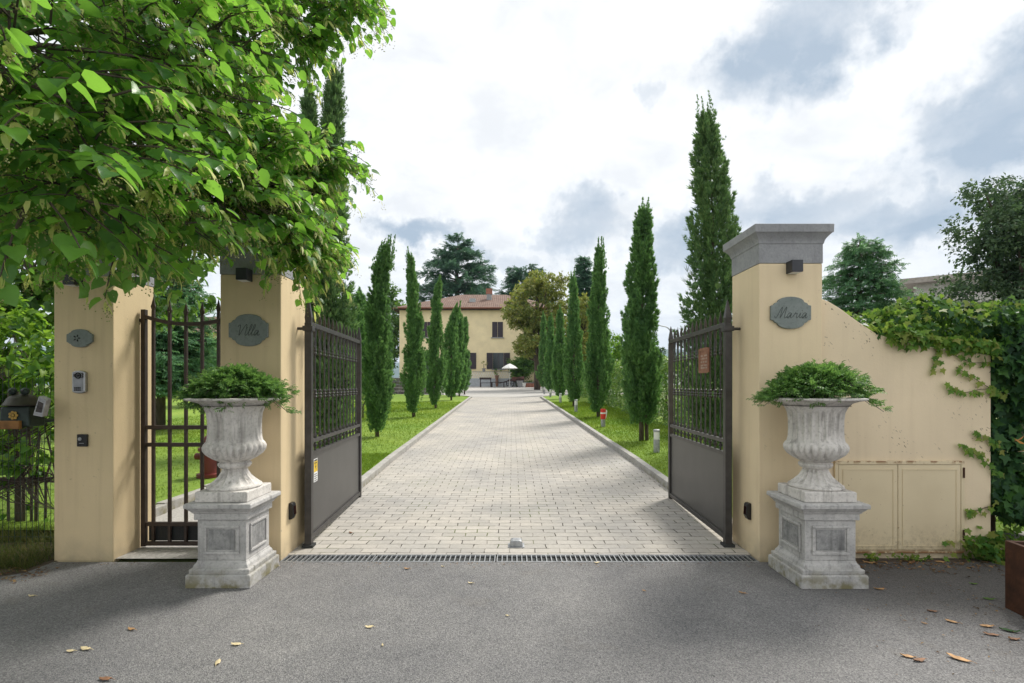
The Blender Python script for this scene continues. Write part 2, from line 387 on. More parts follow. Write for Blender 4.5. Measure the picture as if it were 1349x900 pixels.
M['cypress'] = leafmat('cypress_spray', [(0.058, 0.137, 0.058), (0.084, 0.186, 0.071), (0.117, 0.239, 0.084), (0.164, 0.292, 0.104)], (0.268, 0.513, 0.135), .3, .6, .25, 1.6)
M['cypress_g'] = leafmat('grey_cypress_spray', [(0.062, 0.131, 0.062), (0.090, 0.173, 0.076), (0.117, 0.206, 0.090), (0.165, 0.247, 0.104)], (0.234, 0.413, 0.124), .32, .6, .25, 1.6)
M['cypress_b'] = leafmat('cypress_bright', [(0.065, 0.147, 0.048), (0.096, 0.198, 0.054), (0.134, 0.250, 0.066)], (0.241, 0.450, 0.091), .32, .6, .25)
M['cedar'] = leafmat('cedar_needles', [(0.047, 0.112, 0.081), (0.063, 0.153, 0.105), (0.095, 0.196, 0.129)], (0.130, 0.273, 0.148), .25, .6, .25, .5)
M['cedar_g'] = leafmat('green_cedar_needles', [(0.072, 0.170, 0.102), (0.100, 0.224, 0.116), (0.139, 0.277, 0.130)], (0.204, 0.419, 0.160), .28, .6, .25, .8)
M['juniper'] = leafmat('juniper_needles', [(0.061, 0.139, 0.052), (0.090, 0.196, 0.064), (0.127, 0.252, 0.077), (0.174, 0.290, 0.095)], (0.260, 0.497, 0.101), .3, .55, .25, 5)
M['ivy'] = leafmat('ivy_leaf', [(.012, .042, .020), (.020, .065, .026), (.034, .095, .030), (.05, .125, .034)], (.12, .27, .03), .22, .5, .2, 1.4)
M['ivy_new'] = leafmat('young_ivy_leaf', [(.06, .16, .03), (.10, .22, .04), (.17, .28, .05), (.22, .24, .07)], (.28, .45, .06), .38, .58, .2, 3)
M['laurel'] = leafmat('laurel_leaf', [(0.047, 0.115, 0.034), (0.074, 0.162, 0.041), (0.135, 0.243, 0.068), (0.270, 0.351, 0.121)], (0.280, 0.476, 0.070), .3, .35, .5, 1)
M['magnolia'] = leafmat('magnolia_leaf', [(.12, .17, .04), (.20, .225, .055), (.31, .275, .09), (.09, .155, .045)], (.45, .50, .09), .3, .45, .4, .4)
M['oak'] = leafmat('oak_leaf', [(0.048, 0.092, 0.056), (0.071, 0.124, 0.067), (0.101, 0.159, 0.085)], (0.133, 0.237, 0.082), .25, .55, .3, .8)
M['broad'] = leafmat('broad_leaf', [(0.041, 0.101, 0.034), (0.068, 0.155, 0.041), (0.115, 0.216, 0.047)], (0.224, 0.420, 0.056), .33, .5, .35, .6)
M['hedge'] = leafmat('hazel_leaf', [(0.032, 0.095, 0.030), (0.054, 0.149, 0.038), (0.095, 0.216, 0.046), (0.189, 0.297, 0.054)], (0.336, 0.588, 0.056), .42, .45, .35, 1.2)
M['dead'] = simple('dead_leaf', (.40, .23, .10), .7, 0, .35, 20)
M['deadpale'] = simple('pale_dead_leaf', (.60, .50, .30), .7, 0, .25, 20)
M['deadbrown'] = simple('brown_dead_leaf', (.20, .10, .05), .7, 0, .35, 20)

# ------------------------------------------------------------------ camera, light, sky
cam = bpy.data.cameras.new('camera'); co = bpy.data.objects.new('camera', cam); COL.objects.link(co)
cam.sensor_width = 36; cam.lens = 18; cam.shift_y = 58 / 1349; cam.clip_end = 9000; cam.clip_start = .05
co.location = (0, 0, 1.5); co.rotation_euler = (PI / 2, 0, 0); S.camera = co
SUN_AZ, SUN_EL = math.radians(42), math.radians(52)      # azimuth from +Y towards +X
sd = Vector((math.sin(SUN_AZ) * math.cos(SUN_EL), math.cos(SUN_AZ) * math.cos(SUN_EL), math.sin(SUN_EL)))
sl = bpy.data.lights.new('sun', 'SUN'); sl.energy = 2.5; sl.angle = math.radians(15.0); sl.color = (1, .955, .88)
so = bpy.data.objects.new('sun', sl); COL.objects.link(so); so.rotation_euler = (-sd).to_track_quat('-Z', 'Y').to_euler()
W = bpy.data.worlds.new('World'); S.world = W; W.use_nodes = True
t = NT(W.node_tree); bg = W.node_tree.nodes['Background']
sky = t.node('ShaderNodeTexSky', sky_type='NISHITA'); sky.sun_disc = False; sky.sun_elevation = SUN_EL; sky.sun_rotation = SUN_AZ
d = t.vmath('NORMALIZE', t.node('ShaderNodeTexCoord').outputs['Generated']).outputs[0]
sx = t.node('ShaderNodeSeparateXYZ'); t.link(d, sx.inputs[0])
zz = t.math('ADD', t.math('MAXIMUM', sx.outputs[2], 0), .22)
cb = t.node('ShaderNodeCombineXYZ'); t.link(t.math('DIVIDE', sx.outputs[0], zz), cb.inputs[0]); t.link(t.math('DIVIDE', sx.outputs[1], zz), cb.inputs[1])
cp = cb.outputs[0]
nA = t.noise(cp, 1.6, 8, .58, .5); nB = t.noise(cp, 4.2, 7, .6, .3); nC = t.noise(cp, .7, 3)
nz = t.node('ShaderNodeTexNoise'); nz.inputs['Scale'].default_value = 5.5; nz.inputs['Detail'].default_value = 8; nz.inputs['Roughness'].default_value = .62; t.link(d, nz.inputs['Vector'])
off = t.vmath('MULTIPLY', t.vmath('SUBTRACT', nz.outputs['Color'], (.5, .5, .5)).outputs[0], (.42, .42, .30)).outputs[0]
dd = t.vmath('ADD', d, off).outputs[0]
blob = None     # bases of darker cloud: direction, size across, size up, weight, tilt
for (px, py, rx, ry, w, tilt) in ((1050, 40, .135, .075, 1, .5), (1345, 150, .13, .075, 1, .4), (1060, 268, .16, .050, .8, 0), (1225, 280, .13, .050, .9, -.1),
                                  (560, 305, .095, .034, 1.0, 0), (874, 125, .035, .045, .5, .6), (895, 312, .12, .060, .95, 0), (745, 310, .10, .055, .8, 0),
                                  (640, 330, .06, .03, .5, 0), (250, 385, .1, .03, .5, 0), (700, 290, .05, .03, .5, 0), (960, 380, .1, .03, .5, 0),
                                  (-500, 200, .3, .12, .8, 0), (2200, 100, .4, .2, .8, 0)):
    c = Vector(((px - 674.5) / F, 1, (508 - py) / F)).normalized()
    ri = Vector((c.y, -c.x, 0)).normalized(); up = ri.cross(c)
    ct, st = math.cos(tilt), math.sin(tilt); a1 = ri * ct + up * st; a2 = up * ct - ri * st
    df = t.vmath('SUBTRACT', dd, tuple(c)).outputs[0]
    u = t.math('DIVIDE', t.vmath('DOT_PRODUCT', df, tuple(a1)).outputs['Value'], rx); v = t.math('DIVIDE', t.vmath('DOT_PRODUCT', df, tuple(a2)).outputs['Value'], ry)
    k = t.math('DIVIDE', t.vmath('DOT_PRODUCT', df, tuple(c)).outputs['Value'], .6)
    r2 = t.math('DIVIDE', t.math('ADD', t.math('ADD', t.math('MULTIPLY', u, u), t.math('MULTIPLY', v, v)), t.math('MULTIPLY', k, k)), 2.1)
    g = t.math('MULTIPLY', t.ramp(r2, [(.0, 1), (.16, .85), (.42, .42), (1, 0)], 'B_SPLINE'), w)
    blob = g if blob is None else t.math('MAXIMUM', blob, g)
wisp = t.math('MULTIPLY', t.ramp(nA, [(.48, 0), (.74, 1)]), .22)
dark = t.math('MINIMUM', t.math('ADD', t.ramp(t.math('ADD', blob, t.math('MULTIPLY', t.math('SUBTRACT', nB, .5), 1.1)), [(.20, 0), (.50, .43), (1.05, .95)]), t.math('MULTIPLY', wisp, t.ramp(sx.outputs[2], [(.05, 1), (.75, .35)]))), 1)
white = t.mix(t.ramp(nB, [(.35, 0), (.65, 1)]), (5.35, 5.45, 5.6, 1), (6.9, 6.9, 6.9, 1))
cloud = t.mix(dark, white, (2.45, 3.0, 3.7, 1))
gapf = t.math('MULTIPLY', t.ramp(nC, [(.62, 0), (.78, .3)]), 1)
cl = t.mix(gapf, cloud, sky.outputs[0])
cl = t.mix(t.ramp(sx.outputs[2], [(-.02, 1), (.0, 0)]), cl, (3.2, 3.3, 3.2, 1))
t.link(cl, bg.inputs['Color']); bg.inputs['Strength'].default_value = .10
S.view_settings.view_transform = 'Standard'; S.view_settings.look = 'None'; S.view_settings.exposure = 0.86; S.view_settings.gamma = 1
S.render.filter_size = 1.15
S.cycles.use_denoising = True
try: S.cycles.denoiser = 'OPENIMAGEDENOISE'
except Exception: pass
S.cycles.max_bounces = 8; S.cycles.transparent_max_bounces = 4; S.cycles.diffuse_bounces = 4; S.cycles.glossy_bounces = 2; S.cycles.transmission_bounces = 3
S.cycles.use_adaptive_sampling = False

# ------------------------------------------------------------------ ground
PROF = [(-200, 0), (4.6, 0), (6.8, .03), (9, .12), (20, .414), (34, .787), (60, 1.48), (75, 1.6), (9000, 1.6)]
def zs(y):
    for (a, za), (b, zb) in zip(PROF, PROF[1:]):
        if y <= b: return za + (zb - za) * (y - a) / (b - a)
    return 1.6
def sheet(name, mat, rows, dz, parent=None):
    """rows: (y, x0, x1); follows the slope of the ground"""
    ys = sorted({r[0] for r in rows} | {p[0] for p in PROF if rows[0][0] < p[0] < rows[-1][0]})
    m = MB(); vs = []
    for y in ys:
        for (a, a0, a1), (b, b0, b1) in zip(rows, rows[1:]):
            if a <= y <= b:
                k = 0 if b == a else (y - a) / (b - a); x0, x1 = a0 + (b0 - a0) * k, a1 + (b1 - a1) * k; break
        vs += [(x0, y, zs(y) + dz), (x1, y, zs(y) + dz)]
    m.add(vs, [(2 * i, 2 * i + 1, 2 * i + 3, 2 * i + 2) for i in range(len(ys) - 1)])
    return m.build(name, mat, parent)
tag(sheet('ground', M['earth'], [(-190, -2500, 2500), (5000, -2500, 2500)], -.03), kind='structure')
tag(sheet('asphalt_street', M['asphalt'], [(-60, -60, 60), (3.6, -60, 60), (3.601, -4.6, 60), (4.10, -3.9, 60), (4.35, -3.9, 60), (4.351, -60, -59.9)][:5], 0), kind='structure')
XL = lambda y: -2.107 - .0165 * (y - 7.1)
XR = lambda y: 2.177 - .0165 * (y - 7.1)
def curb(y): return max(0, y - 31.5) ** 2 * .35           # the kerbs bend away into the courtyard
tag(sheet('driveway', M['pavers'], [(4.535, -2.3, 2.3), (5.0, -2.3, 2.3), (34, XL(34), XR(34))], .004), kind='structure')
tag(sheet('courtyard', M['gravel'], [(33.0, -3.2, 2.4), (35.5, -7, 5.5), (38, -12, 9), (57.5, -12, 9)], .009), kind='structure')
tag(sheet('drain_bed', M['soil'], [(4.351, -2.0, 2.13), (4.534, -2.0, 2.13)], -.02), kind='structure')
def kerbline(fn, side):
    m = MB(); ys = [4.96 + i * 1.0 for i in range(27)] + [31.5 + i * .3 for i in range(0, 12)]
    for i in range(len(ys) - 1):
        a, b = ys[i], ys[i + 1] - .006
        for_x = lambda y: fn(y) + side * curb(y)
        xa, xb = for_x(a), for_x(b); w = side * .11; vs = []
        jz = random.uniform(-.004, .004)
        for zo in (-.02, .105 + jz):
            vs += [(xa, a, zs(a) + zo), (xa + w, a, zs(a) + zo), (xb + w, b, zs(b) + zo), (xb, b, zs(b) + zo)]
        f = [(3, 2, 1, 0), (4, 5, 6, 7), (0, 1, 5, 4), (1, 2, 6, 5), (2, 3, 7, 6), (3, 0, 4, 7)]
        if side < 0: f = [tuple(reversed(q)) for q in f]
        m.add(vs, f)
    return m.build('kerb', M['kerb'], bevel=.012)
tag(kerbline(XL, -1), kind='structure'); tag(kerbline(XR, 1), kind='structure')
lawnL = [(9.6, -60, XL(9.6) - .1), (31.5, -60, XL(31.5) - .1), (33, -60, XL(33) - .9), (34.4, -60, -5.6), (36.5, -60, -12)]
tag(sheet('lawn', M['lawn'], lawnL, .085), kind='structure')
tag(sheet('lawn', M['lawn'], [(5.0, -60, -4.1), (9.6, -60, -4.25)], .085), kind='structure')
tag(sheet('lawn', M['lawn'], [(5.0, -2.75, XL(5) - .1), (9.6, -3.0, XL(9.6) - .1)], .085), kind='structure')
tag(sheet('lawn', M['lawn'], [(4.95, XR(4.95) + .1, 5.2), (31.5, XR(31.5) + .1, 5.0), (33, XR(33) + .9, 5.0), (34.4, 5.0, 5.05)], .085), kind='structure')
tag(sheet('garden_path', M['gravel'], [(4.42, -3.425, -2.51), (4.98, -3.425, -2.51), (5.0, -3.98, -2.75), (9.6, -4.2, -3.0)], .006), kind='structure')
m = MB()
for i in range(5):
    a = 5.0 + i * .95; x = -4.0 - .035 * (a - 5)
    m.box(x - .11, x, a, a + .94, zs(a) - .03, zs(a) + .12)
tag(m.build('path_kerb', M['kerb'], bevel=.01), kind='structure')
tag(sheet('gravel_lane', M['gravel'], [(4.9, 4.3, 60), (9.5, 5.4, 60)], -.012), kind='structure')
tag(sheet('soil_strip', M['soil'], [(4.352, 2.75, 60), (4.9, 2.75, 60)], -.004), kind='structure')
tag(sheet('verge', M['soil'], [(3.601, -60, -4.6), (4.10, -60, -3.905), (4.9, -60, -3.905)], -.006), kind='structure')
# blue hills far beyond the valley
m = MB(); vs = []; fs = []; n = 90
for j, (dist, hh) in enumerate(((2500, 0), (2700, .55), (3100, 1.0), (3800, .5))):
    for i in range(n):
        x = -3200 + i * 6400 / (n - 1)
        h = 170 + 60 * math.sin(x * .0016 + 1.1) + 45 * math.sin(x * .0041 + .4) + 14 * math.sin(x * .013) + 60 * math.exp(-((x - 1050) / 420) ** 2)
        vs.append((x, dist + 90 * math.sin(x * .002 + j), 1 + h * hh + (9 * math.sin(x * .031 + j * 2) if hh > .3 else 0)))
for j in range(3):
    for i in range(n - 1): a = j * n + i; fs.append((a, a + 1, a + n + 1, a + n))
tag(m.add(vs, fs).build('hills', simple('wooded_hill', (.05, .085, .06), .95, 0, .4, .01), smooth=True), kind='structure')

hzm = bpy.data.materials.new('haze'); hzm.use_nodes = True; ht = NT(hzm.node_tree); ht.n.clear()
pv = ht.node('ShaderNodeVolumePrincipled'); pv.inputs['Color'].default_value = (.62, .80, 1, 1); pv.inputs['Density'].default_value = .00016; pv.inputs['Anisotropy'].default_value = 0
ht.link(pv.outputs[0], ht.node('ShaderNodeOutputMaterial').inputs['Volume'])
tag(MB().box(-3600, 3600, -250, 5200, -1.2, 420).build('haze', hzm), kind='stuff')
# ------------------------------------------------------------------ gate pillars and wall
def pillar(x0, x1, y0, y1, zband, mat, label):
    r = thing('gate_pillar', label, 'pillar', ((x0 + x1) / 2, y0, 0))
    X0, X1 = -(x1 - x0) / 2, (x1 - x0) / 2; D_ = y1 - y0
    MB().box(X0, X1, 0, D_, -.03, zband).build('shaft', mat, r, bevel=.008)
    z = zband + .001; p = MB()
    lv = [(z, .003), (z + .163, .003), (z + .168, .008)]
    for i in range(7):
        a = i / 6 * PI / 2; lv.append((z + .172 + .078 * (i / 6), .010 + .044 * (1 - math.cos(a))))
    lv += [(z + .252, .062), (z + .318, .064), (z + .322, .060)]
    p.frustum([(zz_, X0 - e, X1 + e, -e, D_ + e) for zz_, e in lv]).build('capital', M['greystone'], r, bevel=.003)
    return r
pillar(-3.937, -3.428, 4.40, 4.90, 2.44, M['plaster_l'], 'shade toned yellow gate pillar with intercom, beside the wire mesh fence')
pillar(-2.508, -1.986, 4.40, 4.92, 2.455, M['plaster_l'], 'shade toned yellow gate pillar between the narrow garden gate and the driveway gate')
pillar(2.123, 2.668, 4.40, 4.94, 2.55, M['plaster_r'], 'pale yellow gate pillar with full grey stone capital joined to the wall')
top = [(2.671, 2.267), (2.76, 2.235), (2.86, 2.175), (2.96, 2.10), (3.06, 2.03), (3.16, 1.965), (3.30, 1.91), (3.46, 1.87), (3.70, 1.83), (3.95, 1.795), (4.176, 1.765)]
MBW = MB().prism([(2.671, -.03), (4.176, -.03)] + top[::-1], 4.46, 4.72)
w = MBW.build('garden_wall', M['plaster_w'], bevel=.012)
tag(w, 'pale plaster wall with a sweeping curved top beside the right pillar', 'wall')
# steel meter doors in the wall
cab = thing('meter_cabinet', 'pair of cream metal meter cabinet doors with rusty edges in the wall', 'cabinet', (3.36, 4.45, 0))
x0, x1, zb, zt = -.56, .565, .045, .845
f = MB().box(x0, x1, -.012, .008, zt - .03, zt).box(x0, x1, -.012, .008, zb, zb + .025).box(x0, x0 + .03, -.012, .008, zb + .026, zt - .031).box(x1 - .03, x1, -.012, .008, zb + .026, zt - .031)
f.build('frame', M['cabinet'], cab, bevel=.002)
for a, b_ in ((x0 + .034, -.016), (-.010, x1 - .034)):
    dr = MB().box(a, b_, -.010, .007, zb + .029, zt - .034).build('door', M['cabinet'], cab, bevel=.002)
    q = MB(); i_ = .035; za, zb2 = zb + .06, zt - .07
    for (p0, p1, q0, q1) in ((a + i_, b_ - i_, zb2 - .006, zb2), (a + i_, b_ - i_, za, za + .006), (a + i_, a + i_ + .006, za + .0065, zb2 - .0065), (b_ - i_ - .006, b_ - i_, za + .0065, zb2 - .0065)):
        q.box(p0, p1, -.0145, -.0102, q0, q1)
    q.build('door_rib', M['cabinet'], dr)
for zc in (.70, .16): MB().tube([(x1 - .012, -.018, zc), (x1 - .012, -.018, zc + .09)], .007, 8).build('hinge', M['corten'], cab)
MB().lathe([(.006, -.012), (.006, .001)], 10).build('lock', M['dark'], cab).location = (.03, -.010, .46)
cab.children[-1].rotation_euler = (PI / 2, 0, 0)

# ------------------------------------------------------------------ plaques, lamps, small fittings on the pillars
def catmull(P, k=6):
    Q = []
    for i in range(len(P) - 1):
        p0, p1, p2, p3 = P[max(i - 1, 0)], P[i], P[i + 1], P[min(i + 2, len(P) - 1)]
        for j in range(k):
            u = j / k
            Q.append(tuple(.5 * (2 * b + (c - a) * u + (2 * a - 5 * b + 4 * c - e) * u * u + (3 * b - a - 3 * c + e) * u ** 3) for a, b, c, e in zip(p0, p1, p2, p3)))
    return Q + [P[-1]]
GL = {'M': ([(-.10, .2), (.0, .02), (.12, .12), (.42, 1), (.46, .5), (.46, .03), (.62, .45), (.84, 1), (.86, .5), (.86, .08), (.98, .02), (1.08, .14)], 1.08),
      'V': ([(-.12, .78), (.02, .95), (.12, .85), (.16, .4), (.20, .02), (.40, .5), (.60, .95), (.72, .92)], .62),
      'a': ([(.0, .14), (.10, .05), (.36, .40), (.20, .47), (.06, .32), (.06, .08), (.18, .02), (.34, .25), (.40, .44), (.38, .1), (.46, .02), (.58, .14)], .58),
      'r': ([(.0, .14), (.14, .40), (.18, .50), (.22, .40), (.36, .44), (.35, .12), (.42, .02), (.54, .14)], .54),
      'i': ([(.0, .14), (.14, .44), (.13, .12), (.20, .02), (.32, .14)], .32),
      'l': ([(.0, .14), (.24, .62), (.27, .94), (.17, .96), (.12, .5), (.13, .1), (.20, .02), (.32, .14)], .32)}
def script(m, word, cx, cz, h, y, r=.0035):
    tot = sum(GL[c][1] for c in word); x = 0; path = []; dots = []
    for c in word:
        path += [(x + a, b) for a, b in GL[c][0][(0 if not path else 1):]]
        if c == 'i': dots.append((x + .20, .66))
        x += GL[c][1]
    f_ = lambda p: (cx + (p[0] - tot / 2 + .28 * p[1]) * h * .92, y, cz + (p[1] - .45) * h)
    m.tube([f_(p) for p in catmull(path, 5)], r, 5)
    for dd_ in dots: m.tube([f_(dd_), f_((dd_[0] + .04, dd_[1] + .06))], r, 5)
def plaque(cx, cz, w, h, label, word=None):
    r = thing('name_plaque', label, 'plaque', (cx, 4.40, cz))
    def outline(w, h):
        pts = [(-.5, -.22), (-.5, .22), (-.43, .24), (-.40, .30), (-.33, .33)]
        pts += [(.33 * math.sin(a), .33 + .17 * math.cos(a)) for a in [(-1 + i / 5) * PI / 2 for i in range(1, 10)]]
        pts += [(.33, .33), (.40, .30), (.43, .24), (.5, .22), (.5, -.22), (.43, -.24), (.40, -.30), (.33, -.33)]
        pts += [(.33 * math.sin(a), -.33 + .17 * math.cos(a)) for a in [(1 + i / 5) * PI / 2 for i in range(1, 10)]]
        pts += [(-.33, -.33), (-.40, -.30), (-.43, -.24)]
        return [(x * w, z * h) for x, z in pts]
    MB().prism(outline(w, h), -.024, -.001).build('plate', M['plaque'], r, bevel=.004)
    if word:
        m = MB(); script(m, word, 0, -.004, h * .35, -.0242, .0026); m.build('lettering', simple('engraved_groove', (.075, .088, .083), .9), r)
    return r
plaque(2.386, 2.123, .345, .275, 'grey green stone plaque engraved Maria on the right pillar', 'Maria')
plaque(-2.256, 1.974, .335, .275, 'grey green stone plaque engraved Villa on the left driveway pillar', 'Villa')
pl = plaque(-3.70, 1.905, .22, .155, 'small worn stone plaque high on the fence side pillar, above the intercom')
m = MB()
for k in range(5): m.tube([(.012 * math.cos(k * 1.26) - .02, -.0245, .012 * math.sin(k * 1.26)), (.03 * math.cos(k * 1.26) - .02, -.0245, .03 * math.sin(k * 1.26))], .005, 5)
m.build('relief', M['dark'], pl)
for cx, cz, lab in ((2.40, 2.508, 'square anthracite wall lamp above the Maria plaque'), (-2.275, 2.44, 'square anthracite wall lamp above the Villa plaque'), (-3.73, 2.40, 'square anthracite wall lamp under the foliage above the small worn plaque')):
    r = thing('wall_lamp', lab, 'lamp', (cx, 4.399, cz))
    MB().box(-.047, .047, -.10, 0, -.05, .05).build('housing', M['lampbox'], r, bevel=.003)
    MB().box(-.036, .036, -.088, -.012, -.0535, -.0502).build('lens', M['white'], r)
# intercom
r = thing('intercom', 'silver and grey video intercom panel on the fence side pillar', 'intercom', (-3.70, 4.399, 1.53))
MB().prism([(x * .056, z * .098) for x, z in ((-1, -.86), (-.5, -.97), (0, -1), (.5, -.97), (1, -.86), (1, .86), (.5, .97), (0, 1), (-.5, .97), (-1, .86))], -.030, 0).build('housing', M['steel'], r, bevel=.006)
MB().box(-.042, .036, -.0325, -.0305, -.08, .082).build('face', simple('intercom_face', (.30, .31, .34), .4), r)
m = MB(); c_ = [(.022 * math.cos(a), -.036, .055 + .022 * math.sin(a)) for a in [i * PI / 8 for i in range(17)]]
m.tube(c_, .006, 6); m.ball((0, -.034, .055), .011)
m.build('camera_eye', M['black'], r, smooth=True)
MB().box(-.038, -.026, -.0345, -.033, .045, .068).add([], []).build('symbol', M['black'], r)
m = MB(); pts = [(-.010, .022), (.006, .022), (.012, .012), (.002, .002), (.012, -.008), (.006, -.020), (-.010, -.020)]
m.tube([(.032 + x * .7, -.034, .055 + z * .9) for x, z in pts], .0028, 5); m.build('digit', M['black'], r)
for i in range(3):
    for j in range(4): MB().box(-.034 + j * .015, -.023 + j * .015, -.0345, -.033, -.075 + i * .012, -.066 + i * .012).build('button', M['black'], r)
m = MB()
for i in range(4): m.box(-.03, .022, -.0342, -.033, -.018 + i * .011, -.0155 + i * .011)
m.build('text_line', M['steel'], r)
r = thing('card_reader', 'black square proximity reader low on the fence side pillar', 'card reader', (-3.68, 4.399, 1.03))
MB().box(-.043, .043, -.022, 0, -.053, .053).build('housing', M['black'], r, bevel=.006)
MB().lathe([(.015, 0), (.015, .004), (.011, .006)], 16).build('sensor_spot', M['steel'], r, loc=(-.014, -.0225, .012)).rotation_euler = (PI / 2, 0, 0)
MB().box(-.02, .02, -.0235, -.0222, -.026, -.022).build('mark', M['steel'], r)
for s_, x, y, lab in ((1, -1.986, 4.58, 'black gate safety sensor on the inner face of the left driveway pillar'), (-1, 2.123, 4.57, 'black gate safety sensor on the inner face of the right pillar')):
    r = thing('gate_sensor', lab, 'sensor', (x, y, .38))
    MB().prism([(0, -.075), (s_ * .028, -.07), (s_ * .046, -.03), (s_ * .040, .06), (s_ * .03, .075), (0, .075)], -.032, .032).build('housing', M['black'], r, bevel=.006)
    MB().prism([(s_ * .046, -.028), (s_ * .049, -.027), (s_ * .045, .045), (s_ * .042, .044)], -.02, .02).build('lens', simple('dark_lens', (.02, .004, .004), .08), r)

# ------------------------------------------------------------------ driveway gate leaves
def make_leaf(label, L, loc, rz, side, sign=False, sticker=False):
    g = thing('gate_leaf', label, 'gate', loc, rz)
    def post(name, y, w, zt):
        m = MB().box(-w / 2, w / 2, y - w / 2, y + w / 2, .01, zt - .22)
        q = w * .5
        m.frustum([(zt - .219, -q * .8, q * .8, y - q * .8, y + q * .8), (zt - .17, -q * 1.0, q, y - q, y + q), (zt - .02, -q * .25, q * .25, y - q * .25, y + q * .25), (zt, -.002, .002, y - .002, y + .002)])
        return m.build(name, M['iron'], g, bevel=.003)
    hp = post('hinge_post', 0, .062, 2.30); post('end_post', L, .055, 2.27)
    MB().box(-.045, .045, -.045, .045, 2.005, 2.05).tube([(0, 0, 2.028), (side * .13, 0, 2.028)], .014, 8).build('hinge_collar', M['iron'], g, bevel=.002)
    MB().box(-.05, .05, -.05, .05, .004, .03).build('pivot', M['dark'], g)
    ya, yb = .032, L - .029
    for zc, hh in ((2.07, .045), (.98, .035), (.86, .035), (.085, .05)):
        MB().box(-.022, .022, ya, yb, zc - hh / 2, zc + hh / 2).build('rail', M['iron'], g, bevel=.003)
    MB().box(-.007, .007, ya, yb, .112, .842).build('panel', M['panel'], g)
    fr = MB()
    fr.box(-.0105, .0105, ya + .012, ya + .030, .12, .835).box(-.0105, .0105, yb - .030, yb - .012, .12, .835).box(-.0105, .0105, ya + .031, yb - .031, .113, .128)
    fr.build('panel_trim', M['iron'], g)
    nb = 12; me = None
    for i in range(nb):
        y = ya + (yb - ya) * (i + 1) / (nb + 1)
        if me is None:
            m = MB().lathe([(.010, .878), (.010, .91), (.017, .915), (.021, .928), (.017, .94), (.010, .945), (.010, .962)], 8)
            m.lathe([(.012, 1.0), (.018, 1.004), (.020, 1.02), (.014, 1.035), (.0085, 1.05), (.0085, 1.375), (.016, 1.38), (.020, 1.393), (.012, 1.405), (.022, 1.42), (.012, 1.435), (.020, 1.447), (.016, 1.46), (.0085, 1.465), (.0085, 1.79), (.016, 1.795), (.019, 1.81), (.011, 1.825), (.019, 1.84), (.012, 1.86), (.010, 1.93), (.016, 2.0), (.020, 2.046)], 8)
            m.frustum([(2.094, -.009, .009, -.009, .009), (2.13, -.015, .015, -.010, .010), (2.20, -.004, .004, -.004, .004), (2.225, -.001, .001, -.001, .001)])
            for q in (-1, 1):   # small scrolls below the top rail
                m.tube([(0, q * (.010 + .022 * math.sin(a)), 1.86 + .05 * a / PI * 2) for a in [k * PI / 8 for k in range(9)]], .004, 5)
                m.ball((0, q * .03, 1.875), .008, 6, 4)
            o = m.build('baluster', M['iron'], g, smooth='auto'); me = o.data
        else:
            o = bpy.data.objects.new('baluster', me); COL.objects.link(o); o.parent = g
        o.location = (0, y, 0)
    if sign:
        s_ = MB().box(-.034, -.026, .40, .68, 1.635, 1.885).build('copper_sign', M['copper'], g)
        m = MB(); x = -.036
        for (a, b_, c_, e) in ((.39, .43, 1.635, 1.885), (.655, .69, 1.635, 1.885), (.431, .654, 1.862, 1.89), (.431, .654, 1.63, 1.655)): m.box(-.040, -.0345, a, b_, c_, e)
        m.build('sign_frame', M['copper'], s_)
        m = MB()
        rows = ((1.80, '####  ###'), (1.77, '## #### #'), (1.735, '### ## ##'), (1.70, '#### ####'), (1.675, '## ######'))
        for zc, s2 in rows:
            for k, ch in enumerate(s2):
                if ch == '#': m.box(-.0362, -.0343, .45 + k * .021, .464 + k * .021, zc, zc + .018)
        m.build('embossing', simple('pale_emboss', (.46, .34, .27), .6, .2), s_)
    if sticker:
        s_ = MB().box(.0115, .0125, .10, .215, .58, .80).build('warning_sticker', M['white'], g)
        MB().box(.0128, .0134, .104, .211, .675, .775).build('yellow_field', simple('sticker_yellow', (.75, .50, .02), .5), s_)
        m = MB().box(.0136, .0142, .115, .20, .778, .792).box(.0136, .0142, .12, .195, .755, .764)
        m.add([(.0142, .15, .755), (.0142, .175, .72), (.0142, .16, .72), (.0142, .17, .685), (.0142, .135, .73), (.0142, .152, .73)], [(0, 1, 2, 5), (2, 3, 4, 5)])
        for k in range(4): m.box(.0136, .0142, .115, .20 - .01 * (k % 2), .59 + k * .02, .597 + k * .02)
        m.build('warning_print', M['black'], s_)
    return g
la = math.atan2(.131, 1.995); lb = math.atan2(.058, 1.89)
make_leaf('open left leaf of the grey iron driveway gate, with a yellow warning sticker', 2.0, (-1.884, 4.75, 0), la, -1, sticker=True)
make_leaf('open right leaf of the grey iron driveway gate, with a copper sign', 1.89, (2.008, 4.77, 0), -lb, 1, sign=True)

# narrow garden gate with a sagging top rail
g = thing('garden_gate', 'narrow brown iron garden gate with spear tips between the two left pillars', 'gate', (-3.39, 4.72, 0))
MB().box(-.02, .02, -.02, .02, .02, 2.20).build('hinge_post', M['brown_iron'], g, bevel=.003)
MB().box(-.038, -.021, -.012, .012, 2.085, 2.115).build('bracket', M['brown_iron'], g)
xs = [.085, .235, .385, .535, .685, .835]
ztop = lambda x: 2.065 + .42 * (x - .42) ** 2
for x in xs:
    zt = ztop(x) + .115 + .02 * abs(x - .42); q = .012
    m = MB().box(x - q, x + q, -q, q, .03, zt - .04)
    m.frustum([(zt - .039, x - .010, x + .010, -.010, .010), (zt - .005, x - .021, x + .021, -.008, .008), (zt + .015, x - .015, x + .015, -.007, .007), (zt + .085, x - .001, x + .001, -.001, .001)])
    m.build('bar', M['brown_iron'], g, bevel=.002)
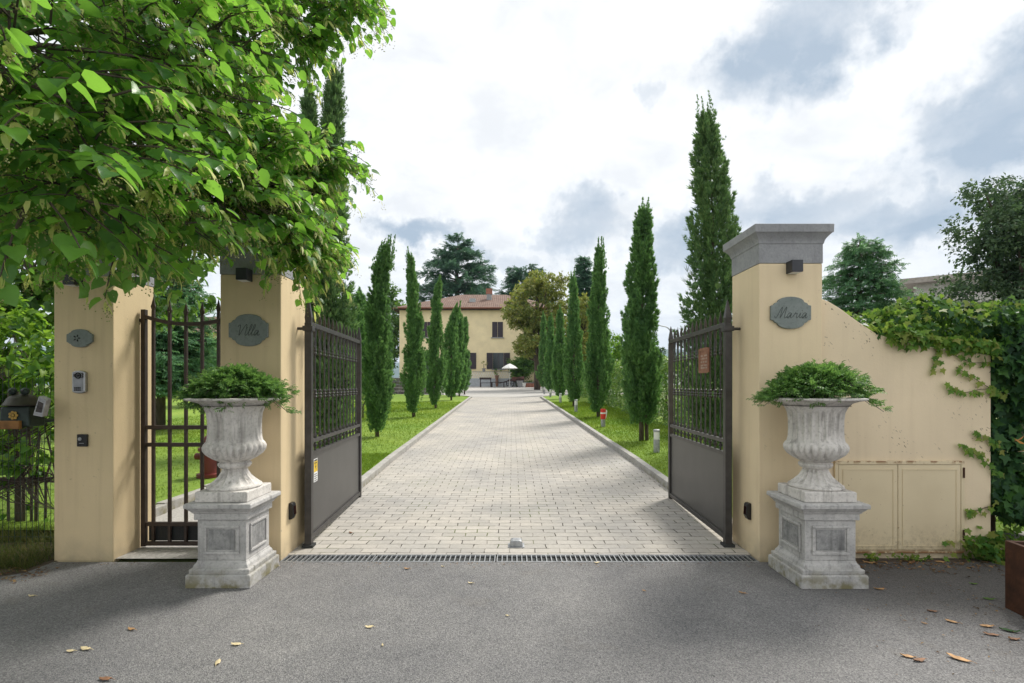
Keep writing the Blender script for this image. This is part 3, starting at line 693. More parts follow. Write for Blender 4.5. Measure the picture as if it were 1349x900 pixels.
cv = [(x, -.016, ztop(x)) for x in [.02 + i * .07 for i in range(13)]]
m = MB()
for a, b_ in zip(cv, cv[1:]):
    m.add([(a[0], -.018, a[2] - .017), (b_[0], -.018, b_[2] - .017), (b_[0], .018, b_[2] - .017), (a[0], .018, a[2] - .017), (a[0], -.018, a[2] + .017), (b_[0], -.018, b_[2] + .017), (b_[0], .018, b_[2] + .017), (a[0], .018, a[2] + .017)],
          [(3, 2, 1, 0), (4, 5, 6, 7), (0, 1, 5, 4), (2, 3, 7, 6)])
m.build('top_rail', M['brown_iron'], g)
for zc in (1.115, .955, .225, .045): MB().box(.021, .86, -.015, .015, zc - .018, zc + .018).build('rail', M['brown_iron'], g, bevel=.002)
m = MB()
for i in range(58):
    for j in range(10):
        m.box(.03 + i * .0142, .0385 + i * .0142, .017, .019, .07 + j * .0135, .0785 + j * .0135)
m.build('perforated_kickplate', M['black'], g)
MB().box(.03, .855, .0192, .021, .065, .205).build('kickplate_backing', M['dark'], g)

# ------------------------------------------------------------------ drain grates, gate stop
gx = [-1.978, -1.19, -.132, .955, 2.115]
for k, (a, b_) in enumerate(zip(gx, gx[1:])):
    lab = ('steel drain grate segment by the left pillar', 'steel drain grate segment left of the gate stop', 'steel drain grate segment just in front of the gate stop', 'steel drain grate segment by the right pillar')[k]
    r = thing('drain_grate', lab, 'drain grate', (a, 4.352, 0), 0, 'drain grates across the gateway')
    Ln = b_ - a - .012; m = MB().box(0, Ln, 0, .014, -.014, .003).box(0, Ln, .166, .182, -.014, .003); m.build('frame', M['galv'], r)
    m = MB(); nb_ = int(Ln / .042)
    for i in range(nb_ + 1):
        x = i * (Ln - .008) / nb_; m.box(x, x + .008, .0145, .1655, -.012, .002)
    m.build('grille', M['galv'], r)
    MB().box(.0, Ln, .02, .16, -.0185, -.0165).build('channel', M['dark'], r)
r = thing('gate_stop', 'small galvanised gate stop box standing on the pavers behind the drain', 'gate stop', (.04, 4.78, .005))
MB().prism([(-.062, 0), (.062, 0), (.052, .055), (.03, .062), (-.03, .062), (-.052, .055)], -.05, .05).build('housing', M['galv'], r, bevel=.008)
MB().box(-.075, .075, -.065, .065, 0, .006).build('base_plate', M['galv'], r)

# ------------------------------------------------------------------ urns on pedestals
def pedestal(cx, cy, w, label):
    r = thing('stone_pedestal', label, 'pedestal', (cx, cy, 0)); h = w / 2
    sq = lambda lv: MB().frustum([(z, -h + e, h - e, -h + e, h - e) for z, e in lv])
    sq([(0, .0), (.092, 0), (.10, .006)]).build('plinth', M['pedestal'], r, bevel=.006)
    sq([(.1005, .018), (.128, .016), (.136, .020), (.138, .034), (.160, .040), (.176, .052), (.19, .056)]).build('base_moulding', M['pedestal'], r, bevel=.003)
    e = .058; d_ = MB().frustum([(.1905, -h + e, h - e, -h + e, h - e), (.492, -h + e, h - e, -h + e, h - e)]).build('die', M['pedestal'], r, bevel=.004)
    hw = h - e
    for k in range(4):     # raised panel frames with a rough field
        a, z0, z1, wd, dp = hw - .05, .235, .455, .022, .012
        m = MB().box(-a, a, -hw - dp, -hw - .001, z1 - wd, z1).box(-a, a, -hw - dp, -hw - .001, z0, z0 + wd).box(-a, -a + wd, -hw - dp, -hw - .001, z0 + wd, z1 - wd).box(a - wd, a, -hw - dp, -hw - .001, z0 + wd, z1 - wd)
        pf = m.build('panel_frame', M['pedestal'], r, bevel=.005); pf.rotation_euler = (0, 0, k * PI / 2)
        pn = MB().box(-a + wd + .012, a - wd - .012, -hw - .0045, -hw - .001, z0 + wd + .012, z1 - wd - .012).build('rough_panel', M['panelstone'], r); pn.rotation_euler = (0, 0, k * PI / 2)
    sq([(.4925, .058), (.497, .040), (.545, .040), (.549, .030), (.560, .026), (.572, .014), (.585, .004), (.589, .0)]).build('cornice', M['pedestal'], r, bevel=.003)
    sq([(.5895, -.010), (.618, -.010), (.626, -.004)]).build('top_slab', M['pedestal'], r, bevel=.005)
    return r
PROFU = [(.19, .078), (.197, .090), (.19, .102), (.176, .108), (.172, .116), (.145, .138), (.115, .168), (.094, .205), (.088, .228), (.106, .234), (.113, .243), (.120, .255), (.118, .268), (.106, .275), (.104, .280), (.128, .292), (.165, .310), (.198, .338),
         (.219, .370), (.226, .398), (.219, .422), (.203, .434), (.198, .440), (.201, .446), (.199, .47), (.196, .53), (.197, .60), (.204, .66), (.218, .705), (.245, .735), (.29, .750), (.330, .757), (.345, .764), (.345, .774), (.325, .779), (.28, .770), (.24, .735), (.21, .69)]
def urn_fn(r, z, a):
    if .44 < z < .712 and r > .19: 
        e = min(1, (z - .44) / .02, (.712 - z) / .05); return r - .017 * e * (abs(math.cos(12 * a)) ** .7)
    if .295 < z < .432:
        e = math.sin(PI * (z - .295) / .137); return r - .006 + .019 * e * (abs(math.sin(14 * a)) - .5)
    if .112 < z < .228: return r - .015 * abs(math.cos(9 * a))
    return r
def urn(cx, cy, label):
    r = thing('stone_urn', label, 'urn', (cx, cy, .628))
    MB().frustum([(0, -.195, .195, -.195, .195), (.072, -.195, .195, -.195, .195), (.077, -.188, .188, -.188, .188)]).build('base_slab', M['urn'], r, bevel=.006)
    P = []
    for (a, za), (b_, zb_) in zip(PROFU, PROFU[1:]):
        n_ = max(1, int(abs(zb_ - za) / .018)); P += [(a + (b_ - a) * i / n_, za + (zb_ - za) * i / n_) for i in range(n_)]
    P.append(PROFU[-1])
    lo = [p for p in P if p[1] <= .30]; k = len(lo)
    MB().lathe(P[:k + 1], 168, fn=urn_fn, cap=True).build('stem', M['urn'], r, smooth='auto')
    MB().lathe(P[k:], 168, fn=urn_fn, cap=False).build('bowl', M['urn'], r, smooth='auto')
    MB().lathe([(.245, .715), (.12, .735), (.001, .74)], 20, cap=False).build('potting_soil', M['soil'], r)
    return r
pedestal(-2.175, 4.02, .48, 'weathered grey stone pedestal in front of the left driveway pillar'); urn(-2.175, 4.02, 'fluted white stone urn in front of the Villa plaque pillar')
pedestal(2.379, 4.015, .495, 'weathered grey stone pedestal in front of the right pillar'); urn(2.379, 4.015, 'fluted white stone urn in front of the Maria plaque pillar')

# ------------------------------------------------------------------ plants
def plume_tree(rng, H, R, base, loose=0., lean=(0, 0), n_pl=150, tipw=.25, spr=(.10, .17), per=46, prof=None):
    """columnar conifer: upswept plumes of sprays; returns template sets and trunk path"""
    C = []; D = []; N = []; L = []
    if prof is None: prof = lambda k: (min(1, (k + .03) / .16) ** .7) * (max(0, 1 - k) ** .74) * 1.22 + .02
    cx = lambda z: lean[0] * max(0, z - .55) ** 2 * H; cy = lambda z: lean[1] * max(0, z - .55) ** 2 * H
    lob = rng.uniform(0, 6.28, 4)
    def rad(k, a): return R * prof(k) * (1 + .09 * math.sin(3 * a + lob[0] + 5 * k) + .06 * math.sin(5 * a + lob[1] - 11 * k) + .05 * math.sin(23 * k + lob[2] + 2 * a))
    for i in range(n_pl):
        k = (i + rng.uniform(0, 1)) / n_pl * .97; a = rng.uniform(0, 2 * PI)
        inner = rng.uniform() < .25
        rr = rad(k, a) * (rng.uniform(.25, .6) if inner else rng.uniform(.72, 1.06))
        z0 = base + (H - base) * k; ln = rng.uniform(.55, 1.0) * (.42 + .5 * (1 - k)) * (H / 5.5) * (1 + loose * .3)
        ln = min(ln, (H - z0) * 1.1 + .25)
        out = Vector((math.cos(a), math.sin(a), 0))
        p0 = out * rr * .55 + Vector((0, 0, z0 - ln * .35)); p1 = out * rr * .95 + Vector((0, 0, z0 + ln * .15)); p2 = out * (rr * (1.0 + loose * rng.uniform(0, .55)) + rng.uniform(-.02, .05)) + Vector((0, 0, z0 + ln * .65))
        if p2.z > H * .985: p2.z = H * .985 - rng.uniform(0, .3); p2.x *= .5; p2.y *= .5
        pw = .100 * (H / 5.5) * (.42 + .80 * (1 - k))
        n = int(per * (ln / .8)) + 6
        u = rng.uniform(0, 1, n) ** .8
        P0, P1, P2 = np.array(p0), np.array(p1), np.array(p2)
        pt = ((1 - u) ** 2)[:, None] * P0 + (2 * u * (1 - u))[:, None] * P1 + (u ** 2)[:, None] * P2
        tg = nrm((2 * (1 - u))[:, None] * (P1 - P0) + (2 * u)[:, None] * (P2 - P1))
        w = pw * (np.sin(np.clip(u * .85 + .12, 0, 1) * PI) * .9 + .12)
        rd = rnd_dir(n, rng); rd[:, 2] *= .4
        pt = pt + rd * w[:, None] * rng.uniform(.2, 1, (n, 1))
        dd = nrm(tg * 1.0 + nrm(rd) * rng.uniform(.1, .55, (n, 1)) + np.array(out) * .12)
        kz = np.clip(pt[:, 2] / H, 0, 1)
        sh = np.maximum(0, kz - .55) ** 2 * H
        pt[:, 0] += lean[0] * sh; pt[:, 1] += lean[1] * sh
        C.append(pt); D.append(dd); N.append(rnd_dir(n, rng)); L.append(rng.uniform(*spr, n))
    if loose > .5:      # stray wisps standing clear of the crown
        n = 900; k = rng.uniform(.05, .93, n); a = rng.uniform(0, 2 * PI, n); rr = np.array([rad(q, b) for q, b in zip(k, a)]) * rng.uniform(.85, 1.28, n)
        z = base + (H - base) * k; sh = np.maximum(0, z / H - .55) ** 2 * H
        C.append(np.stack([np.cos(a) * rr + lean[0] * sh, np.sin(a) * rr + lean[1] * sh, z], 1)); D.append(nrm(np.stack([np.cos(a) * .75, np.sin(a) * .75, np.full(n, .9)], 1) + rng.normal(0, .25, (n, 3)))); N.append(rnd_dir(n, rng)); L.append(rng.uniform(.10, .20, n) * H / 6.5)
    # leader tips
    for _ in range(int(5 + 6 * tipw)):
        n = 110; u = np.linspace(0, 1, n); b = rng.normal(0, .05 + .05 * tipw, 2); hh = H * (1 + rng.uniform(-.02, .05)); z0 = H * .86
        pt = np.stack([b[0] * (1 - .3 * u) + rng.normal(0, .055, n) * (1.05 - u), b[1] * (1 - .3 * u) + rng.normal(0, .055, n) * (1.05 - u), z0 + (hh - z0) * u], 1)
        sh = np.maximum(0, pt[:, 2] / H - .55) ** 2 * H; pt[:, 0] += lean[0] * sh; pt[:, 1] += lean[1] * sh
        C.append(pt); D.append(nrm(np.array([(lean[0] * .5, lean[1] * .5, 1)]) + rng.normal(0, .28, (n, 3)))); N.append(rnd_dir(n, rng)); L.append(rng.uniform(spr[0] * .7, spr[1], n) * (1 - .4 * u))
    C = np.concatenate(C); D = np.concatenate(D); N = np.concatenate(N); L = np.concatenate(L)
    ok = C[:, 2] > base - .12
    return C[ok], D[ok], N[ok], L[ok], [(cx(k), cy(k), k * H) for k in (-.02, .15, .4, .7, .93)]
def cypress(name, label, x, y, z, H, R, base, seed, mat, lean=(0, 0), loose=0., group=None, cat='cypress', **kw):
    rng = np.random.default_rng(seed)
    r = thing(name, label, cat, (x, y, z), 0, group)
    C, D, N, L, tr = plume_tree(rng, H, R, base, loose, lean, **kw)
    leaf_mesh('crown', mat, [(T_SPRAY, C, D, N, L, L * 1.0)], r, smooth=False)
    tr_ = MB().tube(tr, [.055 * H / 5, .048 * H / 5, .035 * H / 5, .02, .006], 7).build('trunk', M['bark'], r, smooth=True)
    return r
def lawnz(y): return zs(y) + .085
GL_ = 'cypresses lining the left of the driveway'; GR_ = 'cypresses lining the right of the driveway'
spec = [('first cypress left of the driveway, with a sparse bent tip, behind the gate leaf', 497, 580, 12.1, 320, 36, (.25, .0), .5),
        ('second cypress left of the driveway, tall and slim with a pointed tip', 545, 553, 17.3, 333, 28, (-.12, 0), .1),
        ('third cypress left of the driveway, standing before the cedar', 574, 541, 21.4, 368, 26, (.14, 0), .15),
        ('fourth cypress left of the driveway, in front of the villa wall', 594.5, 529.5, 27.7, 403, 26, (.28, 0), .2),
        ('fifth cypress left of the driveway, partly hidden by the fourth', 605, 524, 32.1, 413, 19, (.06, 0), .15),
        ('farthest cypress left of the driveway, small beside the white yard wall', 612, 520, 36.4, 421, 15, (.0, 0), .2)]
for i, (lab, px, py, d_, ty, wpx, ln, lo) in enumerate(spec):
    x = (px - 674.5) * d_ / F; z = lawnz(d_); H = 1.5 + (508 - ty) * d_ / F - z
    cypress('cypress', lab, x, d_, z - .02, H, wpx * d_ / F / 2 * .93, .28 if i else .25, 100 + i, M['cypress'], ln, lo, GL_, n_pl=(270, 250, 220, 180, 150, 130)[i], tipw=lo * 3, per=(96, 80, 60, 42, 34, 28)[i], spr=((.06, .115), (.07, .13), (.08, .155), (.13, .22), (.15, .25), (.16, .27))[i])
spec = [('first cypress right of the driveway, broad with two stems, by the nearest bollard', 845, 586, 11.4, 272, 50, (.05, 0), .3),
        ('second cypress right of the driveway, beside the taped bollard light', 788, 553, 17.3, 323, 32, (.03, 0), .15),
        ('third cypress right of the driveway, with a straight pointed tip', 756, 538, 22.7, 362, 24, (-.03, 0), .15),
        ('fourth cypress right of the driveway, in front of the dark conifer', 737.5, 528, 28.7, 408, 19, (.0, 0), .1),
        ('fifth cypress right of the driveway, near the bend of the kerb', 725.5, 521, 35, 417, 15, (.02, 0), .1),
        ('farthest cypress right of the driveway, beside the yellowing magnolia', 716, 517, 40, 415, 14, (.0, 0), .1)]
for i, (lab, px, py, d_, ty, wpx, ln, lo) in enumerate(spec):
    x = (px - 674.5) * d_ / F; z = lawnz(d_); H = 1.5 + (508 - ty) * d_ / F - z
    r = cypress('cypress', lab, x, d_, z - .02, H, wpx * d_ / F / 2 * .95, (.5, .3, .3, .3, .3, .3)[i], 200 + i, M['cypress'], ln, lo, GR_, n_pl=(320, 260, 220, 180, 150, 130)[i], tipw=.2 + lo * 2, per=(100, 80, 60, 42, 34, 28)[i], spr=((.06, .115), (.07, .13), (.08, .155), (.13, .22), (.15, .25), (.16, .27))[i],
                prof=(lambda k: (min(1, (k + .05) / .12) ** .6) * (max(0, 1 - k) ** .45) * 1.0 + .03) if i == 0 else None)
    if i == 0: MB().tube([(.13, .03, -.02), (.12, .03, .4), (.06, .02, 1.2)], [.04, .037, .02], 7).build('trunk', M['bark'], r, smooth=True)
# tall loose cypresses just inside the gate
r = cypress('tall_cypress', 'tall loose cypress rising behind the right gate leaf and pillar', 3.86, 9.8, lawnz(9.8), 6.6, .56, .15, 301, M['cypress_g'], (-.14, 0), .8, n_pl=370, tipw=.9, per=74, spr=(.05, .10), prof=lambda k: (min(1, (k + .1) / .2) ** .5) * (max(0, 1 - k) ** .62) * 1.0 + .03)
r = cypress('tall_cypress', 'tall loose cypress with twin tips rising behind the linden and the left gate leaf', -3.76, 10.6, lawnz(10.6), 7.95, .42, .1, 302, M['cypress_g'], (.06, 0), .8, n_pl=270, tipw=.5, per=80, spr=(.055, .105), prof=lambda k: (min(1, (k + .1) / .2) ** .5) * (max(0, 1 - k) ** .72) + .03)
rng = np.random.default_rng(303); C, D, N, L, tr = plume_tree(rng, 7.55, .30, 1.5, .7, (-.05, 0), n_pl=160, tipw=.4, per=74, spr=(.055, .105))
leaf_mesh('second_stem_foliage', M['cypress_g'], [(T_SPRAY, C + np.array((-.42, .1, 0)), D, N, L, L)], r, smooth=False)
MB().tube([(x - .42, y + .1, z) for x, y, z in tr], [.06, .05, .04, .02, .006], 7).build('trunk', M['bark'], r, smooth=True)

# ---- the linden: shoots hang from limbs that leave a trunk outside the frame
rngL = np.random.default_rng(5)
lin = thing('linden_tree', 'large flowering linden tree overhanging the two left gate pillars', 'tree', (-4.9, 3.1, 0))
base = np.array((-4.9, 3.1, 0.))
lobes = []   # centre (world), radii, shoots
def lobe(px, py, d_, rx, ry, rz, n): n = int(n * (1.55 if d_ < 3.3 else 2.1)); c = np.array(at(px, py, d_)); lobes.append((c, np.array((rx, ry, rz)), n))
lobe(40, 150, 2.05, .52, .40, .46, 46); lobe(-90, 20, 2.1, .55, .6, .5, 30); lobe(30, 255, 2.6, .62, .55, .20, 34)
lobe(150, 45, 2.5, .60, .45, .50, 52); lobe(165, 235, 2.5, .46, .40, .38, 50); lobe(290, 235, 3.1, .48, .40, .38, 56); lobe(245, 110, 3.0, .50, .45, .45, 52)
lobe(262, 70, 3.8, .42, .45, .48, 56); lobe(290, 195, 3.7, .34, .35, .36, 44); lobe(255, 10, 3.4, .6, .5, .4, 46); lobe(365, -15, 4.0, .32, .35, .20, 36); lobe(440, 0, 4.0, .22, .2, .07, 16)
lobe(360, 215, 3.9, .30, .30, .22, 40); lobe(420, 205, 3.8, .22, .20, .08, 18); lobe(385, 275, 3.85, .20, .24, .26, 52); lobe(398, 325, 3.8, .14, .18, .14, 22); lobe(330, 250, 3.8, .26, .25, .12, 24); lobe(280, 258, 3.6, .30, .28, .10, 20)
lobe(110, 275, 3.5, .50, .45, .18, 40); lobe(190, 262, 3.4, .32, .35, .14, 26); lobe(20, 270, 3.6, .8, .5, .32, 50); lobe(375, 30, 4.0, .22, .3, .08, 14)
lobe(100, 130, 3.6, .9, .5, .7, 80); lobe(0, 0, 3.4, 1.0, .6, .7, 60)
lobe(150, -150, 3.6, 1.2, 1.2, .7, 60); lobe(-300, 100, 3.3, 1.0, 1.4, 1.0, 60); lobe(-200, -400, 3.3, 1.5, 1.6, 1.0, 90)  # upper crown lobes out of view, put in for their shade
for c, rad, n in (((-2.7, -.7, 3.7), (1.2, 1.1, .5), 170), ((-1.7, .2, 4.3), (1.1, 1.0, .5), 150), ((-3.9, .2, 3.1), (1.1, 1.1, .6), 170), ((-4.2, -1.6, 3.4), (1.3, 1.2, .6), 150), ((-3.0, .6, 4.2), (1.3, 1.2, .7), 130), ((-4.2, 1.4, 3.6), (1.1, 1.3, .8), 110), ((-1.6, 1.2, 4.6), (1.2, 1.1, .7), 110), ((-3.6, 2.6, 5.2), (1.5, 1.4, .9), 120), ((-2.2, 2.6, 5.0), (1.2, 1.2, .7), 90)): lobes.append((np.array(c), np.array(rad), n))  # unseen crown lobes towards the camera, added to shade the left pillars
LC = []; LD = []; LN = []; LL = []; BC = []; BD = []; BN = []; BL = []; UC = []; tw = MB(); limbs = MB()
trunk_top = np.array((-4.6, 3.1, 3.2))
for c, rad, n in lobes:
    mid = (trunk_top + c) / 2 + np.array((0, 0, .55)); far = c + np.array((rad[0] * .3, 0, .05))
    pts = [tuple(((1 - u) ** 2) * trunk_top + 2 * u * (1 - u) * mid + u * u * far - base) for u in np.linspace(0, 1, 7)]
    limbs.tube(pts, [.06, .045, .032, .022, .015, .010, .005], 6)
    for _ in range(n):
        q = rnd_dir(1, rngL)[0] * (rngL.uniform(.25, 1) ** .5); p = c + q * rad
        ax = nrm((q * rad * np.array((1.4, 1.4, .5)) + np.array((.14, -.12, -.08)) + rngL.normal(0, .10, 3))[None])[0]
        ln = rngL.uniform(.18, .34); nl = rngL.integers(6, 10)
        side = nrm(np.cross(ax, (0, 0, 1))[None])[0]; upv = np.cross(side, ax)
        sag = lambda u: p + ax * ln * u - np.array((0, 0, 1)) * .22 * ln * u * u
        tw.tube([tuple(sag(u) - base) for u in (-.35, .3, .7, 1)], [.005, .004, .003, .0015], 4, cap=False)
        for j in range(nl):
            u = (j + .6) / nl; s_ = 1 if j % 2 else -1
            pp = sag(u); di = ax * .55 + side * s_ * rngL.uniform(.5, .95) + np.array((0, 0, -rngL.uniform(.25, .95))); di += rngL.normal(0, .16, 3)
            di /= np.linalg.norm(di); nn = upv * .9 + np.array((0, 0, .5)) + side * s_ * .3 + rngL.normal(0, .42, 3)
            sz = rngL.uniform(.060, .112) * (.76 if c[1] > 3.3 else .86) * (1 - .25 * abs(u - .5))
            LC.append(pp + di * .028); LD.append(di); LN.append(nn); LL.append(sz)
        if rngL.uniform() < .92:
            for j in range(rngL.integers(3, 7)):
                u = rngL.uniform(.35, 1.05); pp = sag(u) - np.array((0, 0, .02)); di = ax * .7 + side * rngL.normal(0, .5) + np.array((.1, -.15, -.75)); di /= np.linalg.norm(di)
                BC.append(pp); BD.append(di); BN.append(upv + rngL.normal(0, .4, 3)); BL.append(rngL.uniform(.065, .11))
                e = pp + di * BL[-1] * .7
                for _k in range(rngL.integers(5, 9)): UC.append(e + np.array((0, 0, -.028)) + rngL.normal(0, .017, 3))
LC = np.array(LC) - base; LL = np.array(LL)
leaf_mesh('crown', M['linden'], [(T_HEART, LC, np.array(LD), np.array(LN), LL, LL * 1.02)], lin)
BC = np.array(BC) - base; BL = np.array(BL); UC = np.array(UC) - base
leaf_mesh('flower_bracts', M['bract'], [(T_STRAP, BC, np.array(BD), np.array(BN), BL, BL * .19)], lin)
T_BUD = (np.array([(0, 0, -.5), (.5, 0, 0), (0, .5, 0), (-.5, 0, 0), (0, -.5, 0), (0, 0, .5)], float), [(0, 2, 1), (0, 3, 2), (0, 4, 3), (0, 1, 4), (5, 1, 2), (5, 2, 3), (5, 3, 4), (5, 4, 1)])
leaf_mesh('flower_buds', M['bud'], [(T_BUD, UC, rnd_dir(len(UC)), rnd_dir(len(UC)), .0085, .0085)], lin)
tw.build('twigs', M['bark'], lin); limbs.build('limbs', M['bark'], lin, smooth=True)
MB().tube([(0, 0, -.05), (.02, 0, .8), (.05, .02, 2), (.3, 0, 3.25), (.5, .1, 4.6), (.6, .1, 6)], [.24, .19, .17, .15, .10, .04], 12).build('trunk', M['bark'], lin, smooth=True)
print('linden leaves', len(LC), 'bracts', len(BC))

# ---- junipers in the urns
def juniper(label, cx, cy, z, spread, up, seed, skew=0):
    rng = np.random.default_rng(seed); r = thing('juniper_bush', label, 'juniper', (cx, cy, z)); st = MB(); C = []; D = []; N = []; L = []
    for i in range(96):
        a = rng.uniform(0, 2 * PI); el = rng.uniform(.15, 1.3) if i > 34 else rng.uniform(-.16, .3)
        ln = spread * rng.uniform(.45, .98) * (1 - .42 * max(0, el)) * (1 + .18 * math.cos(a - skew))
        di = Vector((math.cos(a) * math.cos(el), math.sin(a) * math.cos(el) * .72, math.sin(el) * up)); p = [Vector((0, 0, -.03)) + di * ln * u + Vector((0, 0, .10 * math.sin(u * PI) - .02 * u * u + .05)) for u in (0, .25, .5, .75, 1)]
        st.tube(p, [.010, .008, .006, .004, .002], 5, cap=False)
        n = 42
        for u in np.linspace(.26, 1.0, n):
            k = min(3, int(u * 4)); f_ = u * 4 - k; q = p[k].lerp(p[k + 1], f_)
            tg = (p[k + 1] - p[k]).normalized(); sd_ = rng.normal(0, 1, 3); sd_[2] = abs(sd_[2]) * 1.2 + .5
            dd = np.array(tg) * .8 + sd_ * .42; C.append(np.array(q) + sd_ * .012); D.append(dd); N.append((0, 0, 1) + rng.normal(0, .5, 3)); L.append(rng.uniform(.05, .10) * (1.15 - .35 * u))
    L = np.array(L)
    leaf_mesh('foliage', M['juniper'], [(T_NEEDLE, np.array(C), np.array(D), np.array(N), L, L * 1.0)], r, smooth=False)
    st.build('branches', M['greybark'], r, smooth=True)
    return r
juniper('spreading green juniper growing in the left urn', -2.19, 4.00, 1.35, .47, .86, 21, -.2)
juniper('spreading green juniper growing in the right urn', 2.37, 4.0, 1.35, .56, .80, 22, .1)

# ---- generic broadleaf tree / bush made of leaf clumps
def clump_leaves(rng, lobes, nper, size, flat=0., hang=.35, shell=.45):
    C = []; D = []; N = []
    for c, rad in lobes:
        rad = np.array(rad, float)
        n = max(8, int(nper * (rad.prod() ** (2 / 3)))); cl = max(3, n // 22)
        q = rnd_dir(cl, rng) * (rng.uniform(shell, 1, (cl, 1)) ** .6); cc = np.array(c) + q * rad
        cs = rng.uniform(.16, .30, cl) * rad.mean()
        idx = rng.integers(0, cl, n)
        p = cc[idx] + rng.normal(0, 1, (n, 3)) * (cs[idx] * .62)[:, None] * np.array((1, 1, .7))
        o = nrm(p - np.array(c)); C.append(p)
        D.append(nrm(o * .5 + rng.normal(0, .6, (n, 3)) - np.array((0, 0, hang)))); N.append(nrm(o * .5 + np.array((0, 0, .8)) + rng.normal(0, .55, (n, 3))))
    C = np.concatenate(C); D = np.concatenate(D); N = np.concatenate(N)
    return C, D, N, rng.uniform(size * .65, size * 1.3, len(C))
def tree(name, label, x, y, z, H, lobes, leaf, lw, n, mat, bark, seed, cat='tree', tr=.16, tmpl=T_OVAL, group=None, hang=.35, stems=1):
    rng = np.random.default_rng(seed); r = thing(name, label, cat, (x, y, z), 0, group)
    C, D, N, L = clump_leaves(rng, lobes, n, leaf, hang=hang)
    ok = C[:, 2] > .12; leaf_mesh('crown', mat, [(tmpl, C[ok], D[ok], N[ok], L[ok], L[ok] * lw)], r)
    for s_ in range(stems):
        m = MB(); b = np.array((rng.normal(0, .12) * (stems > 1) * 3, 0, 0)); top = np.array((b[0] * 1.2, 0, H * .8))
        m.tube([tuple(b + (0, 0, -.1)), tuple(b * 1.05 + (0, 0, H * .25)), tuple(b + np.array((rng.normal(0, .1), 0, H * .5))), tuple(top)], [tr, tr * .8, tr * .55, tr * .12], 8)
        for c, rad in lobes[::max(1, len(lobes) // 14)]:
            c = np.array(c, float); h0 = max(.25 * H, min(.7 * H, c[2] - .25 * H)); st_ = b + np.array((0, 0, h0))
            m.tube([tuple(st_), tuple((st_ + c) / 2 + (0, 0, -.04 * H)), tuple(c)], [tr * .45, tr * .28, tr * .06], 5, cap=False)
        m.build('trunk', bark, r, smooth=True)
    return r
def round_lobes(rng, w, h, z0, n, r0=.34):
    out = []
    for i in range(n):
        q = rnd_dir(1, rng)[0] * rng.uniform(.45, .85); rr = r0 * rng.uniform(.7, 1.2)
        out.append(((q[0] * w, q[1] * w, z0 + h / 2 + q[2] * h / 2), (w * rr * 1.25, w * rr * 1.25, h / 2 * rr)))
    return out
def conifer_tiers(rng, H, R, z0, ntier, nb, prof, droop=.12, leaf=.22, dens=60, plate=.30, asym=None):
    C = []; D = []; N = []; L = []; m = MB()
    for i in range(ntier):
        k = (i + .5) / ntier; z = z0 + (H - z0) * k
        for j in range(nb):
            a = 2 * PI * (j + rng.uniform(-.35, .35)) / nb + i * 1.3
            ln = R * prof(k) * rng.uniform(.62, 1.08) * (asym(a) if asym else 1)
            if ln < .06 * R: continue
            dz = rng.uniform(-.5, .5) * (H - z0) / ntier * .7; out = np.array((math.cos(a), math.sin(a), 0)); sd_ = np.array((-out[1], out[0], 0))
            f_ = lambda u: out * ln * u + np.array((0, 0, z + dz + ln * (.26 * u - droop * 1.8 * u * u)))
            m.tube([tuple(f_(u)) for u in (0, .35, .7, 1)], [.022 * ln + .012, .016 * ln + .008, .010 * ln + .004, .004], 5, cap=False)
            n = int(dens * ln); u = rng.uniform(.22, 1.03, n); sp = plate * ln * np.sin(np.clip(u, 0, 1) * PI * .78 + .35)
            o = rng.uniform(-1, 1, n); P = np.stack([f_(x) for x in u]) + sd_ * (o * sp)[:, None] + np.array((0, 0, 1)) * (rng.normal(0, .035 * ln + .03, n) - .10 * ln * o * o)[:, None]
            C.append(P); D.append(nrm(out * .7 + sd_ * o[:, None] * .8 + rng.normal(0, .35, (n, 3)) - np.array((0, 0, droop * 1.5)))); N.append(nrm(np.array((0, 0, 1)) + rng.normal(0, .4, (n, 3)))); L.append(rng.uniform(.6, 1.3, n) * leaf)
    return np.concatenate(C), np.concatenate(D), np.concatenate(N), np.concatenate(L), m
def cedar(name, label, x, y, z, H, R, z0, ntier, nb, prof, seed, mat, tr=.25, cat='cedar', **kw):
    rng = np.random.default_rng(seed); r = thing(name, label, cat, (x, y, z))
    C, D, N, L, m = conifer_tiers(rng, H, R, z0, ntier, nb, prof, **kw)
    leaf_mesh('crown', mat, [(T_NEEDLE, C, D, N, L, L)], r, smooth=False)
    m.tube([(0, 0, -.1), (.02 * R, 0, H * .4), (-.02 * R, 0, H * .75), (0, 0, H * .99)], [tr, tr * .75, tr * .4, .03], 9)
    m.build('trunk', M['bark'], r, smooth=True); return r
